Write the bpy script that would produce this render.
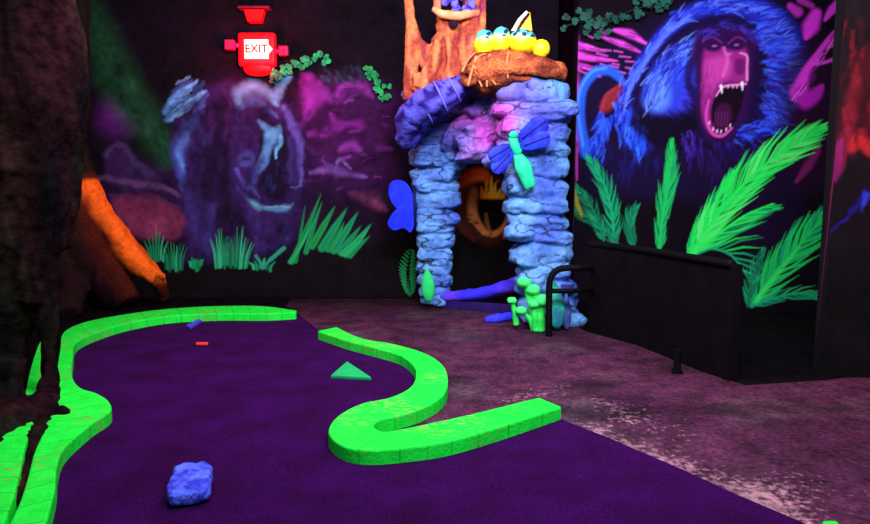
import bpy, bmesh, math, random
import numpy as np
from mathutils import Vector, Matrix, noise
random.seed(7); RNG = np.random.default_rng(11)
for o in list(bpy.data.objects): bpy.data.objects.remove(o)
C = bpy.context.scene.collection
SC = bpy.context.scene

# ------------------------------------------------------------------ camera
FPX, CX, CY, CAMH, PITCH = 657.0, 435.0, 262.0, 1.5, math.radians(6.2)
cam = bpy.data.objects.new('camera', bpy.data.cameras.new('camera')); C.objects.link(cam)
cam.location = (0, 0, CAMH); cam.rotation_euler = (math.pi/2 - PITCH, 0, 0)
cam.data.sensor_fit = 'HORIZONTAL'; cam.data.sensor_width = 36; cam.data.lens = FPX*36/870
cam.data.clip_end = 60; SC.camera = cam

# ------------------------------------------------------------------ world, lamps, exposure
w = bpy.data.worlds.new('world'); SC.world = w; w.use_nodes = True
w.node_tree.nodes['Background'].inputs[0].default_value = (0.45, 0.35, 0.9, 1)
w.node_tree.nodes['Background'].inputs[1].default_value = 0.0
SC.view_settings.view_transform = 'Standard'; SC.view_settings.look = 'None'
SC.view_settings.exposure = 0.0; SC.view_settings.gamma = 1.0
def area(name, loc, target, sx, sy, power, col, spread=180):
    l = bpy.data.lights.new(name, 'AREA'); l.shape = 'RECTANGLE'; l.size = sx; l.size_y = sy
    l.energy = power; l.color = col; l.spread = math.radians(spread)
    o = bpy.data.objects.new(name, l); C.objects.link(o); o.location = loc
    o.rotation_euler = (Vector(target)-Vector(loc)).to_track_quat('-Z', 'Y').to_euler()
    return o
area('blacklight_or_fill', (-2.0, 4.9, 4.35), (-1.8, 5.3, 0), 2.2, 1.4, 112, (1.0, 0.72, 0.80))
area('blacklight_or_fill', (0.4, 0.9, 4.3), (0.5, 4.6, 0), 2.4, 1.0, 200, (0.74, 0.80, 1.0))  # placed forward and tilted as fill for kerb sides and pillar fronts
area('blacklight_or_fill', (1.2, 2.4, 4.2), (2.6, 8.0, 1.9), 2.2, 0.5, 350, (0.86, 0.80, 1.0))
area('blacklight_or_fill', (-1.5, 4.2, 4.3), (-2.4, 9.2, 1.6), 2.6, 0.4, 105, (0.86, 0.80, 1.0))
area('blacklight_or_fill', (0.3, 4.6, 4.3), (0.8, 7.8, 1.6), 1.2, 0.3, 105, (0.85, 0.82, 1.0))
area('blacklight_or_fill', (3.6, 3.6, 4.3), (3.0, 4.2, 0), 1.2, 0.4, 60, (1.0, 0.55, 0.75))

area('blacklight_or_fill', (0.55, 7.95, 3.3), (0.62, 9.2, 1.4), .5, .15, 14, (1.0, 0.85, 0.9))  # added lamp, no known fixture: brightens the cave painting shaded by the arch

# ------------------------------------------------------------------ measuring helpers
cp, sp = math.cos(PITCH), math.sin(PITCH)
def ray(u, v):
    x = (u-CX)/FPX; z = (CY-v)/FPX
    return x, cp + z*sp, -sp + z*cp
def P(u, v, Y):
    x, y, z = ray(u, v); t = Y/y
    return Vector((x*t, Y, CAMH + z*t))
def F(u, v, h=0.0):
    x, y, z = ray(u, v); t = (h-CAMH)/z
    return Vector((x*t, y*t, h))
def S(Y): return Y/FPX            # metres per photo pixel at distance Y

# ------------------------------------------------------------------ materials
def lin(c):
    c = np.asarray(c, float)/255.0
    return np.where(c <= 0.04045, c/12.92, ((c+0.055)/1.055)**2.4)
def mat(name, rgb, rough=0.8, var=0.25, scale=8, bump=0.0, bscale=30, emit=None, spec=0.15, rgb2=None, metallic=0, detail=5):
    m = bpy.data.materials.new(name); m.use_nodes = True; N = m.node_tree.nodes; L = m.node_tree.links
    b = N['Principled BSDF']; b.inputs['Roughness'].default_value = rough
    b.inputs['Specular IOR Level'].default_value = spec; b.inputs['Metallic'].default_value = metallic
    tc = N.new('ShaderNodeTexCoord'); n = N.new('ShaderNodeTexNoise')
    n.inputs['Scale'].default_value = scale; n.inputs['Detail'].default_value = detail
    L.new(tc.outputs['Object'], n.inputs['Vector'])
    r = N.new('ShaderNodeValToRGB'); c = lin(rgb); d = lin(rgb2) if rgb2 is not None else c*(1-var)
    r.color_ramp.elements[0].color = (*d, 1); r.color_ramp.elements[1].color = (*c, 1)
    r.color_ramp.elements[0].position = 0.35; r.color_ramp.elements[1].position = 0.65
    L.new(n.outputs['Fac'], r.inputs['Fac']); L.new(r.outputs['Color'], b.inputs['Base Color'])
    if bump:
        n2 = N.new('ShaderNodeTexNoise'); n2.inputs['Scale'].default_value = bscale; n2.inputs['Detail'].default_value = 4
        L.new(tc.outputs['Object'], n2.inputs['Vector'])
        bp = N.new('ShaderNodeBump'); bp.inputs['Strength'].default_value = bump; bp.inputs['Distance'].default_value = 0.03
        L.new(n2.outputs['Fac'], bp.inputs['Height']); L.new(bp.outputs['Normal'], b.inputs['Normal'])
    if emit:
        b.inputs['Emission Color'].default_value = (*lin(emit[0]), 1); b.inputs['Emission Strength'].default_value = emit[1]
    return m
def vmat(name, rough=0.8, bump=0.0, bscale=40, spec=0.1, grain=0.12, gscale=60):
    m = bpy.data.materials.new(name); m.use_nodes = True; N = m.node_tree.nodes; L = m.node_tree.links
    b = N['Principled BSDF']; b.inputs['Roughness'].default_value = rough; b.inputs['Specular IOR Level'].default_value = spec
    a = N.new('ShaderNodeAttribute'); a.attribute_name = 'paint'
    tc = N.new('ShaderNodeTexCoord'); n = N.new('ShaderNodeTexNoise'); n.inputs['Scale'].default_value = gscale; n.inputs['Detail'].default_value = 3
    L.new(tc.outputs['Object'], n.inputs['Vector'])
    mr = N.new('ShaderNodeMapRange'); mr.inputs['To Min'].default_value = 1-grain*2; mr.inputs['To Max'].default_value = 1+grain
    mr.inputs['From Min'].default_value = 0.3; mr.inputs['From Max'].default_value = 0.7
    L.new(n.outputs['Fac'], mr.inputs['Value'])
    mx = N.new('ShaderNodeVectorMath'); mx.operation = 'SCALE'
    L.new(a.outputs['Color'], mx.inputs[0]); L.new(mr.outputs[0], mx.inputs['Scale'])
    L.new(mx.outputs[0], b.inputs['Base Color'])
    if bump:
        bp = N.new('ShaderNodeBump'); bp.inputs['Strength'].default_value = bump; bp.inputs['Distance'].default_value = 0.02
        n2 = N.new('ShaderNodeTexNoise'); n2.inputs['Scale'].default_value = bscale; n2.inputs['Detail'].default_value = 5
        L.new(tc.outputs['Object'], n2.inputs['Vector'])
        L.new(n2.outputs['Fac'], bp.inputs['Height']); L.new(bp.outputs['Normal'], b.inputs['Normal'])
    return m

# ------------------------------------------------------------------ mesh helpers
class MB:
    def __init__(s): s.v = []; s.f = []
    def add(s, vs, fs):
        k = len(s.v); s.v += [tuple(x) for x in vs]; s.f += [tuple(i+k for i in f) for f in fs]; return s
    def box(s, c, d, rot=None, taper=1.0):
        R = rot or Matrix.Identity(3); c = Vector(c); vs = []
        for z in (-1, 1):
            for x, y in ((-1,-1),(1,-1),(1,1),(-1,1)):
                t = taper if z > 0 else 1
                vs.append(c + R @ Vector((x*d[0]/2*t, y*d[1]/2*t, z*d[2]/2)))
        return s.add(vs, [(3,2,1,0),(4,5,6,7),(0,1,5,4),(1,2,6,5),(2,3,7,6),(3,0,4,7)])
    def ball(s, c, r, rot=None, e=1.0, nu=20, nv=12, wob=0, ws=2):
        R = rot or Matrix.Identity(3); c = Vector(c); vs = []; fs = []
        if not hasattr(r, '__len__'): r = (r, r, r)
        sg = lambda a: math.copysign(abs(a)**e, a)
        off = Vector((random.uniform(-50, 50), random.uniform(-50, 50), 0))
        for j in range(nv+1):
            ph = -math.pi/2 + math.pi*j/nv
            for i in range(nu):
                th = 2*math.pi*i/nu
                d = Vector((sg(math.cos(ph))*sg(math.cos(th)), sg(math.cos(ph))*sg(math.sin(th)), sg(math.sin(ph))))
                if wob: d *= 1 + wob*noise.noise(d*ws+off)
                vs.append(c + R @ Vector((d.x*r[0], d.y*r[1], d.z*r[2])))
        for j in range(nv):
            for i in range(nu):
                fs.append((j*nu+i, j*nu+(i+1) % nu, (j+1)*nu+(i+1) % nu, (j+1)*nu+i))
        return s.add(vs, fs)
    def tube(s, pts, rad, n=12, flat=1.0, up=None, cap=True, wob=0):
        pts = [Vector(p) for p in pts]; vs = []; fs = []; m = len(pts)
        if not hasattr(rad, '__len__'): rad = [rad]*m
        prev = Vector(up) if up else None
        for i, p in enumerate(pts):
            t = (pts[min(i+1, m-1)]-pts[max(i-1, 0)]).normalized()
            if prev is None: prev = Vector((0, 0, 1)) if abs(t.z) < 0.9 else Vector((1, 0, 0))
            a = (prev - t*prev.dot(t)).normalized(); b = t.cross(a); prev = a
            for k in range(n):
                th = 2*math.pi*k/n; rr = rad[i]
                if wob: rr *= 1 + wob*noise.noise(Vector((math.cos(th)*1.5, math.sin(th)*1.5, i*0.35+p.x*9)))
                vs.append(p + a*math.cos(th)*rr*flat + b*math.sin(th)*rr)
        for i in range(m-1):
            for k in range(n): fs.append((i*n+k, i*n+(k+1) % n, (i+1)*n+(k+1) % n, (i+1)*n+k))
        if cap: fs += [tuple(range(n))[::-1], tuple((m-1)*n+k for k in range(n))]
        return s.add(vs, fs)
    def prism(s, poly, a, b):
        """closed polygon (list of Vectors) offset by vectors a and b"""
        n = len(poly); a = Vector(a); b = Vector(b)
        vs = [Vector(p)+a for p in poly]+[Vector(p)+b for p in poly]
        return s.add(vs, [tuple(range(n))[::-1], tuple(range(n, 2*n))]+[(i, (i+1) % n, n+(i+1) % n, n+i) for i in range(n)])
    def build(s, name, m, parent=None, smooth=True, bevel=0, fix=True, angle=None):
        me = bpy.data.meshes.new(name); me.from_pydata(s.v, [], s.f); me.update()
        if fix:
            bm = bmesh.new(); bm.from_mesh(me); bmesh.ops.recalc_face_normals(bm, faces=bm.faces)
            if bevel: bmesh.ops.bevel(bm, geom=bm.edges[:], offset=bevel, segments=3, affect='EDGES', profile=0.6)
            bm.to_mesh(me); bm.free()
        if m: me.materials.append(m)
        for p in me.polygons: p.use_smooth = smooth
        if smooth and angle: me.set_sharp_from_angle(angle=math.radians(angle))
        o = bpy.data.objects.new(name, me); C.objects.link(o)
        if parent: o.parent = parent; o.matrix_parent_inverse = Matrix.Translation(-parent.location) if False else Matrix.Identity(4); recentre(o, parent)
        return o
def recentre(o, parent):
    off = parent.location
    for vtx in o.data.vertices: vtx.co -= off
def smooth_pts(pts, k=6, closed=False):
    pts = [Vector(p) for p in pts]; out = []; n = len(pts)
    for i in range(n if closed else n-1):
        g = (lambda j: pts[j % n]) if closed else (lambda j: pts[max(0, min(n-1, j))])
        p0, p1, p2, p3 = g(i-1), g(i), g(i+1), g(i+2)
        for j in range(k):
            t = j/k
            out.append(0.5*((2*p1)+(p2-p0)*t+(2*p0-5*p1+4*p2-p3)*t*t+(3*p1-p0-3*p2+p3)*t**3))
    if not closed: out.append(pts[-1])
    return out
def lerp(a, b, t): return a+(b-a)*t
def tag(o, label, cat, group=None, kind=None):
    o['label'] = label; o['category'] = cat
    if group: o['group'] = group
    if kind: o['kind'] = kind
    return o
def struct(o, label=None):
    o['kind'] = 'structure'
    if label: o['label'] = label
    return o
def empty(name, loc):
    o = bpy.data.objects.new(name, None); C.objects.link(o); o.location = loc; o.empty_display_size = 0.1; return o
def remesh(o, voxel, disp=None, smooth=2):
    md = o.modifiers.new('r', 'REMESH'); md.mode = 'VOXEL'; md.voxel_size = voxel
    if smooth:
        sm = o.modifiers.new('s', 'SMOOTH'); sm.iterations = smooth; sm.factor = 0.5
    dg = bpy.context.evaluated_depsgraph_get(); ev = o.evaluated_get(dg)
    me = bpy.data.meshes.new_from_object(ev); o.modifiers.clear(); ms = list(o.data.materials); o.data = me
    me.materials.clear()
    for m in ms: me.materials.append(m)
    if disp:
        nr = [v.normal.copy() for v in me.vertices]
        for v, n in zip(me.vertices, nr): v.co += n*disp(v.co)
    for p in me.polygons: p.use_smooth = True
    return o
def paint(o, fn):
    """fn(world co, normal) -> linear rgb"""
    me = o.data; a = me.color_attributes.new('paint', 'FLOAT_COLOR', 'POINT')
    buf = np.ones((len(me.vertices), 4)); M = o.matrix_basis.translation + (o.parent.location if o.parent else Vector((0, 0, 0)))
    for i, v in enumerate(me.vertices): buf[i, :3] = fn(v.co+M, v.normal)
    a.data.foreach_set('color', buf.ravel())
NZ = lambda p, s, o=0: noise.noise(Vector((p[0]*s+o, p[1]*s, p[2]*s)))

# ------------------------------------------------------------------ mural painter: strokes laid on a wall in its own metres
class Mural:
    """A painted wall facing -Y at distance Y; the picture is brushed onto the wall's own grid."""
    def __init__(s, Y, u0, v0, u1, v1, res, base, zmin=0.0, rows=None):
        a = P(u0, v1, Y); b = P(u1, v0, Y); s.Y = Y; s.k = S(Y); s.sm = 1.25
        s.x0, s.x1, s.z0, s.z1 = a.x, b.x, max(a.z, zmin), b.z
        s.nx = int((s.x1-s.x0)/(s.k*res))+1; s.nz = int((s.z1-s.z0)/(s.k*res))+1
        s.X = np.linspace(s.x0, s.x1, s.nx); s.Z = np.linspace(s.z0, s.z1, s.nz)
        s.img = np.ones((s.nz, s.nx, 3))*lin(base)
    def q(s, p): v = P(p[0], p[1], s.Y); return np.array((v.x, v.z))
    def win(s, lo, hi):
        i0, i1 = np.searchsorted(s.X, [lo[0], hi[0]]); j0, j1 = np.searchsorted(s.Z, [lo[1], hi[1]])
        return i0, i1, j0, j1
    def blend(s, i0, i1, j0, j1, a, col):
        s.img[j0:j1, i0:i1] = s.img[j0:j1, i0:i1]*(1-a[..., None])+lin(col)*a[..., None]
    def stroke(s, pts, wd, col, soft=0.6, alpha=1.0, sm=4):
        if sm and len(pts) > 2: pts = [(p.x, p.y) for p in smooth_pts([(*p, 0) for p in pts], sm)]
        pts = [s.q(p) for p in pts]; n = len(pts)
        wd = np.interp(np.linspace(0, 1, n), np.linspace(0, 1, len(wd)), wd) if hasattr(wd, '__len__') else np.ones(n)*wd
        wd = wd*s.k/2; m = wd.max()*(1+soft)+s.k*2
        lo = np.min(pts, 0)-m; hi = np.max(pts, 0)+m; i0, i1, j0, j1 = s.win(lo, hi)
        if i1 <= i0 or j1 <= j0: return
        X, Z = np.meshgrid(s.X[i0:i1], s.Z[j0:j1]); A = np.zeros_like(X)
        for k in range(n-1):
            a, b = pts[k], pts[k+1]; d = b-a; L = d@d+1e-12
            t = np.clip(((X-a[0])*d[0]+(Z-a[1])*d[1])/L, 0, 1)
            D = np.hypot(X-a[0]-t*d[0], Z-a[1]-t*d[1]); r = wd[k]+(wd[k+1]-wd[k])*t
            sf = np.maximum(r*soft*s.sm, s.k*1.2)
            A = np.maximum(A, np.clip((r+sf/2-D)/sf, 0, 1))
        A = A*A*(3-2*A); s.blend(i0, i1, j0, j1, A*alpha, col)
    def poly(s, pts, col, soft=4, alpha=1.0, sm=5):
        if sm: pts = [(p.x, p.y) for p in smooth_pts([(*p, 0) for p in pts], sm, True)]
        pts = [s.q(p) for p in pts]; m = soft*s.k
        lo = np.min(pts, 0)-m; hi = np.max(pts, 0)+m; i0, i1, j0, j1 = s.win(lo, hi)
        if i1 <= i0 or j1 <= j0: return
        X, Z = np.meshgrid(s.X[i0:i1], s.Z[j0:j1]); D = np.full(X.shape, 1e9); ins = np.zeros(X.shape, bool)
        for k in range(len(pts)):
            a, b = pts[k], pts[(k+1) % len(pts)]; d = b-a; L = d@d+1e-12
            t = np.clip(((X-a[0])*d[0]+(Z-a[1])*d[1])/L, 0, 1)
            D = np.minimum(D, np.hypot(X-a[0]-t*d[0], Z-a[1]-t*d[1]))
            c = (a[1] > Z) != (b[1] > Z)
            if abs(b[1]-a[1]) > 1e-9: ins ^= c & (X < (b[0]-a[0])*(Z-a[1])/(b[1]-a[1])+a[0])
        sd = np.where(ins, D, -D); A = np.clip(sd/m+0.5, 0, 1); A = A*A*(3-2*A)
        s.blend(i0, i1, j0, j1, A*alpha, col)
    def fur(s, path, spread, dirn, ln, n, cols, wd=2, alpha=0.6, fan=0.3):
        """short tapering hairs scattered along a path; dirn gives the hair direction (photo px) at each end"""
        pp = smooth_pts([(*p, 0) for p in path], 8)
        for _ in range(n):
            t = random.random(); q = pp[int(t*(len(pp)-1))]
            x = q.x+random.gauss(0, spread); y = q.y+random.gauss(0, spread)
            dd = np.array(dirn[0])*(1-t)+np.array(dirn[-1])*t if len(dirn) == 2 else np.array([np.interp(t, np.linspace(0, 1, len(dirn)), [d[i] for d in dirn]) for i in (0, 1)])
            an = math.atan2(dd[1], dd[0])+random.gauss(0, fan); l = ln*random.uniform(.6, 1.3)
            s.stroke([(x, y), (x+l*math.cos(an)*.5, y+l*math.sin(an)*.5), (x+l*math.cos(an+.15), y+l*math.sin(an+.15))], [wd, wd*.8, .4], random.choice(cols), .8, alpha, 0)
    def frond(s, rach, ll, n, col, col2, lean=0.75, wd=2.6, droop=0.15, sides=(1, -1), alpha=0.95):
        pp = smooth_pts([(*p, 0) for p in rach], 12)
        for i in range(n):
            t = (i+.5)/n; q = pp[int(t*(len(pp)-1))]; q2 = pp[min(len(pp)-1, int(t*(len(pp)-1))+2)]
            if (q2-q).length < 1e-6: q2 = q+(pp[-1]-pp[-3])
            base = math.atan2(q2.y-q.y, q2.x-q.x)
            for sd in sides:
                l = ll*(math.sin(math.pi*min(1, t*.85+.16))**.7)*random.uniform(.8, 1.1)
                an = base+sd*lean*(1-.35*t)+random.gauss(0, .05); an2 = an-sd*droop*1.5
                mid = (q.x+math.cos(an)*l*.5, q.y+math.sin(an)*l*.5)
                end = (mid[0]+math.cos(an2)*l*.5, mid[1]+math.sin(an2)*l*.5+droop*l*.2)
                s.stroke([(q.x, q.y), mid, end], [wd*.9, wd, .3], col if random.random() < .65 else col2, .5, alpha*random.uniform(.7, 1), 0)
        s.stroke(rach, [wd*1.6, wd*.5], col, .5)
    def blade(s, a, b, wd, col, bend=0, alpha=.9):
        mx, my = (a[0]+b[0])/2+bend, (a[1]+b[1])/2
        s.stroke([a, (mx, my), b], [wd, wd*.9, .3], col, .5, alpha)
    def brush(s, amp, ax, az):
        '''drag the wet paint about a little, like a dry brush'''
        J, I = np.mgrid[0:s.nz, 0:s.nx].astype(float)
        def field(sc, seed):
            g = np.random.default_rng(seed).normal(size=(int(s.nz/sc)+3, int(s.nx/sc)+3)); y = J/sc; x = I/sc; y0 = y.astype(int); x0 = x.astype(int); fy = y-y0; fx = x-x0
            fy = fy*fy*(3-2*fy); fx = fx*fx*(3-2*fx)
            return (g[y0,x0]*(1-fx)+g[y0,x0+1]*fx)*(1-fy)+(g[y0+1,x0]*(1-fx)+g[y0+1,x0+1]*fx)*fy
        dx = amp*(field(12, 1)+.3*field(3, 2))*ax; dz = amp*(field(12, 3)+.3*field(3, 4))*az
        a = s.img[np.clip(J+dz, 0, s.nz-1).astype(int), np.clip(I+dx, 0, s.nx-1).astype(int)]
        s.img = a*np.clip(1+.22*field(14, 5)+.16*field(4, 6), .25, 1.7)[..., None]
    def bake(s, name, m, cut=None, thick=0.03):
        vs = [(x, s.Y, z) for z in s.Z for x in s.X]; nx = s.nx
        fs = [(j*nx+i, j*nx+i+1, (j+1)*nx+i+1, (j+1)*nx+i) for j in range(s.nz-1) for i in range(nx-1)]
        n = len(vs); x0, x1, z0, z1 = s.x0, s.x1, s.Z[0], s.Z[-1]; Y2 = s.Y+thick
        vs += [(x0, Y2, z0), (x1, Y2, z0), (x1, Y2, z1), (x0, Y2, z1)]
        bot = list(range(nx)); top = [(s.nz-1)*nx+i for i in range(nx)]; lf = [j*nx for j in range(s.nz)]; rt = [j*nx+nx-1 for j in range(s.nz)]
        fs += [(n, n+3, n+2, n+1), tuple(bot[::-1]+[n, n+1]), tuple(top+[n+2, n+3]), tuple(lf+[n+3, n]), tuple(rt[::-1]+[n+1, n+2])]
        me = bpy.data.meshes.new(name); me.from_pydata(vs, [], fs); me.update(); me.materials.append(m)
        a = me.color_attributes.new('paint', 'FLOAT_COLOR', 'POINT'); buf = np.ones((len(vs), 4)); buf[:n, :3] = s.img.reshape(-1, 3); buf[n:, :3] = 0.004
        a.data.foreach_set('color', buf.ravel())
        o = bpy.data.objects.new(name, me); C.objects.link(o); return o

# ------------------------------------------------------------------ room shell
BLACK = mat('black_wall_paint', (11, 6, 10), 0.95, 0.4, 3, spec=0.0, rgb2=(17, 6, 13))
DARK = mat('black_floor_paint', (13, 10, 13), 0.95, 0.4, 5, spec=0.02, bump=.3)
YB, YM, YR = 9.2, 8.0, 5.15          # rhino wall, baboon mural, red wall
XM0 = P(572, 200, YM).x; XR0 = P(826, 300, YR).x
def wall(name, c, d, m=BLACK): return struct(MB().box(c, d).build(name, m, smooth=False))
struct(MB().box((0, 4, -0.06), (12, 13, 0.12)).build('floor', DARK, smooth=False))
wall('ceiling', (0, 4, 4.75), (12, 13, 0.1))
wall('wall_back', (-2, YB+0.12, 2.35), (8.2, 0.16, 4.7))
wall('wall_left', (-5.95, 4, 2.35), (0.1, 12.8, 4.7))
wall('wall_rear', (0, -2.35, 2.35), (12, 0.1, 4.7))
wall('wall_right', (5.95, 1.4, 2.35), (0.1, 7.4, 4.7))

# ------------------------------------------------------------------ back mural with the rhinoceros
mu = Mural(YB, 20, -20, 575, 300, 1.0, (16, 7, 18))
mu.sm = 2.0; st, po = mu.stroke, mu.poly
# soft purple clouds of rock
for x, y, a, b, c, al in ((118,118,26,20,(88,24,105),.8),(150,200,60,40,(40,14,55),.8),(345,120,60,45,(58,14,66),.8),(340,170,60,32,(50,14,60),.8),(330,215,60,30,(28,8,34),.7),(240,175,85,95,(34,12,52),.9),(430,120,40,60,(26,8,36),.7)):
    po([(x+a*math.cos(t)*random.uniform(.8,1.1), y+b*math.sin(t)*random.uniform(.8,1.1)) for t in np.linspace(0, 6.28, 9)[:-1]], c, 24, al)
st([(78,0),(98,40),(122,88),(150,132),(166,160)], [30,34,36,32,18], (20,62,34), .8, .9)
for k in range(60):
    t = random.random(); x = 84+82*t+random.gauss(0,6); y = 8+145*t; st([(x,y),(x+4,y+9)], 3, random.choice([(22,72,40),(14,42,26),(30,60,44)]), 1, .5, 0)
# rocks at left
po([(104,152),(118,142),(130,150),(140,168),(160,180),(150,192),(110,186)], (46,24,62), 5)
st([(104,156),(116,146),(128,152),(136,164),(150,174)], 5, (70,50,96), 1, .6)
st([(96,178),(125,182),(160,188),(182,196)], [4,7,3], (96,60,108), .9, .8)
po([(112,200),(140,194),(170,204),(186,220),(176,238),(140,238),(118,220)], (104,38,66), 9)
po([(128,214),(160,216),(172,228),(150,236),(130,230)], (116,44,78), 8, .8)
st([(110,196),(150,198),(180,206)], 2, (70,40,92), .9, .8)
# body
po([(176,108),(205,88),(236,84),(240,120),(236,170),(236,235),(250,262),(196,262),(184,215),(172,160)], (44,22,72), 10)
po([(200,110),(226,104),(232,150),(228,240),(206,240),(200,180)], (24,10,36), 10, .8)
for a, b, w_, c in (((168,104),(196,82),8,(84,136,190)),((163,113),(188,94),8,(76,128,184)),((166,122),(204,92),9,(86,146,200)),((172,92),(190,80),5,(60,70,130))):
    st([a, ((a[0]+b[0])/2-1, (a[1]+b[1])/2-2), b], [w_*.6, w_, 2], c, .9, .9)
for k in range(26):
    x = random.uniform(164,192); y = 208-x*.52+random.gauss(0,7)-12; st([(x,y),(x+12,y-8)], 1.6, random.choice([(120,176,220),(40,80,130),(24,30,60)]), .8, .5, 0)
st([(206,94),(194,116),(183,138),(178,160),(182,188)], [3,8,12,12,5], (58,74,146), .9, .9)
st([(186,134),(180,150),(181,170)], [4,7,4], (78,122,190), .9, .8)
st([(184,180),(192,205),(196,235)], [8,12,8], (50,40,100), .9, .7)
st([(200,200),(208,225),(206,255)], [10,14,10], (40,26,74), .9, .7)
# head
po([(236,98),(246,88),(262,86),(280,100),(294,128),(302,160),(301,200),(292,240),(262,250),(244,220),(232,180),(230,130)], (46,24,78), 7)
po([(262,128),(284,130),(290,165),(288,196),(268,198),(254,170)], (18,8,30), 8, .9)
st([(237,104),(240,93),(254,88),(268,95),(276,104)], [8,12,13,9,4], (88,140,186), .9, .85)
st([(240,106),(252,100),(266,108),(276,118)], [6,8,6,2], (70,84,150), .9, .8)
st([(276,96),(282,84),(288,78)], [8,7,4], (92,146,196), .9, .9)
st([(282,106),(293,128),(300,158),(300,186)], [5,7,6,3], (84,70,148), .9, .9)
st([(258,121),(268,132),(270,142),(264,158),(257,172)], [3,8,9,8,4], (84,146,198), .8, .95)
st([(270,134),(277,130),(278,144),(277,158)], [8,6,5,2], (96,168,214), .8, .95)
st([(262,160),(254,176),(252,190)], [7,6,3], (58,62,130), .9, .8)
po([(238,158),(246,151),(253,158),(251,167),(242,168)], (62,66,134), 5, .8); st([(243,160),(248,160)], 3, (22,12,40), .9, .9, 0)
st([(236,170),(244,184),(254,192),(258,198)], [3,4,3], (74,66,140), .9, .8)
st([(238,186),(246,196),(252,206)], [3,4,2], (56,46,110), .9, .8)
st([(300,182),(298,188),(290,188)], 2, (90,104,160), .9, .5)
st([(288,140),(290,165),(288,182)], 4, (56,48,106), 1, .6)
st([(248,200),(256,207),(270,210),(284,208),(293,203)], [3,7,6,7,3], (78,132,168), .8, .95)
st([(250,203),(262,208),(290,206)], 2, (130,180,200), .8, .6)
st([(250,218),(270,224),(290,216)], 5, (42,26,66), .9, .8); st([(252,232),(270,240),(288,230)], 5, (38,22,60), .9, .8)
st([(224,92),(228,110),(224,140)], [3,5,3], (62,28,82), .9, .7)
for k in range(150):    # dry brush over the hide
    x = random.uniform(180,300); y = random.uniform(96,258); st([(x,y),(x+random.uniform(-3,3),y+random.uniform(6,16))], random.uniform(2,5), random.choice([(60,44,116),(22,9,34),(40,20,70),(64,30,92),(50,52,120)]), 1, .28, 0)
st([(226,150),(224,190),(230,230)], [6,9,7], (20,8,30), 1, .7); st([(212,206),(208,236),(206,256)], [8,10,8], (52,40,104), 1, .6)
# magenta rocks at right
for pts, w_, c, al in (([(306,80),(312,98),(306,118)],[10,16,6],(132,38,146),.85),([(318,84),(326,96),(338,98),(346,84)],[5,10,8,5],(124,40,138),.85),
    ([(352,86),(364,88),(372,98)],[8,9,3],(120,40,132),.8),([(308,136),(324,132),(340,126),(360,124)],[5,11,9,7],(118,30,128),.8),([(330,116),(338,126)],[4,9],(126,34,134),.8),
    ([(310,112),(300,128)],[4,6],(84,22,100),.7),([(340,150),(354,146),(366,154)],[5,8,3],(120,42,130),.8),([(380,148),(392,150)],[7,5],(90,28,104),.7),
    ([(310,174),(330,170),(352,176),(366,178)],[3,8,6,2],(104,62,136),.85),([(334,172),(340,160),(352,170)],[2,4,2],(110,80,150),.8),([(350,194),(372,202),(384,210)],[5,11,5],(96,40,74),.85),([(322,160),(330,168)],[3,4],(84,40,110),.8)):
    st(pts, w_, c, .95, al)
for k in range(46):
    x = random.uniform(302,392); y = random.uniform(88,200); st([(x,y),(x+random.uniform(4,11),y+random.uniform(-6,3))], random.uniform(1,3), random.choice([(96,30,110),(16,6,20),(72,22,86),(128,50,140)]), .9, .5, 0)
# dim ferns hanging at the wall top by the ivy
for k in range(30):
    x = random.uniform(318,368); y = random.uniform(66,82); st([(x,y),(x+3,y+5)], 2.5, random.choice([(38,50,72),(28,40,50),(60,60,90)]), .9, .6, 0)
# black foot of the wall, then painted grass
po([(20,268),(120,266),(200,264),(300,256),(400,238),(575,240),(575,305),(20,305)], (13,9,12), 16, 1, 0)
mu.brush(1.1, 1, 1); mu.sm = 1.2
G1, G2, G3 = (22,150,88), (16,112,66), (50,190,130)
def tuft(cx, cy, spread, h, n, lean=0, wd=1.9):
    for i in range(n):
        t = (i+.5)/n*2-1
        mu.blade((cx+t*spread*.7, cy-random.uniform(-2,4)), (cx+t*spread*1.15+lean, cy-h*(1-.35*abs(t))*random.uniform(.8,1.1)), wd, random.choice([G1,G2,G1,G3]), -t*spread*.15)
tuft(156,262,12,36,7); tuft(174,270,13,32,9); tuft(196,268,8,12,6,0,4); tuft(222,268,10,40,8,-2); tuft(238,268,14,42,11,2)
tuft(262,270,14,14,6,0,3)
for a, b, w_ in (((262,268),(270,260),3),((270,260),(284,248),4),((256,256),(264,268),3)): st([a,b], w_, (40,150,120), .6, .9)
for bx, by, tx, ty, w_ in ((292,262,321,194,5),(296,262,305,206,3),(290,262,312,222,4),(306,252,322,202,5),(312,246,335,206,7),(322,248,347,208,8),(328,250,344,222,5),(334,250,358,212,8),(340,252,361,226,6),(346,254,371,224,7),(350,256,370,236,5),(342,254,362,238,5)):
    mu.blade((bx,by),(tx,ty),w_,random.choice([G1,(26,150,70),(36,176,96)]),random.uniform(-1,2)); st([(bx,by),(tx,ty)],1,(10,60,36),.6,.5,0)
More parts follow.
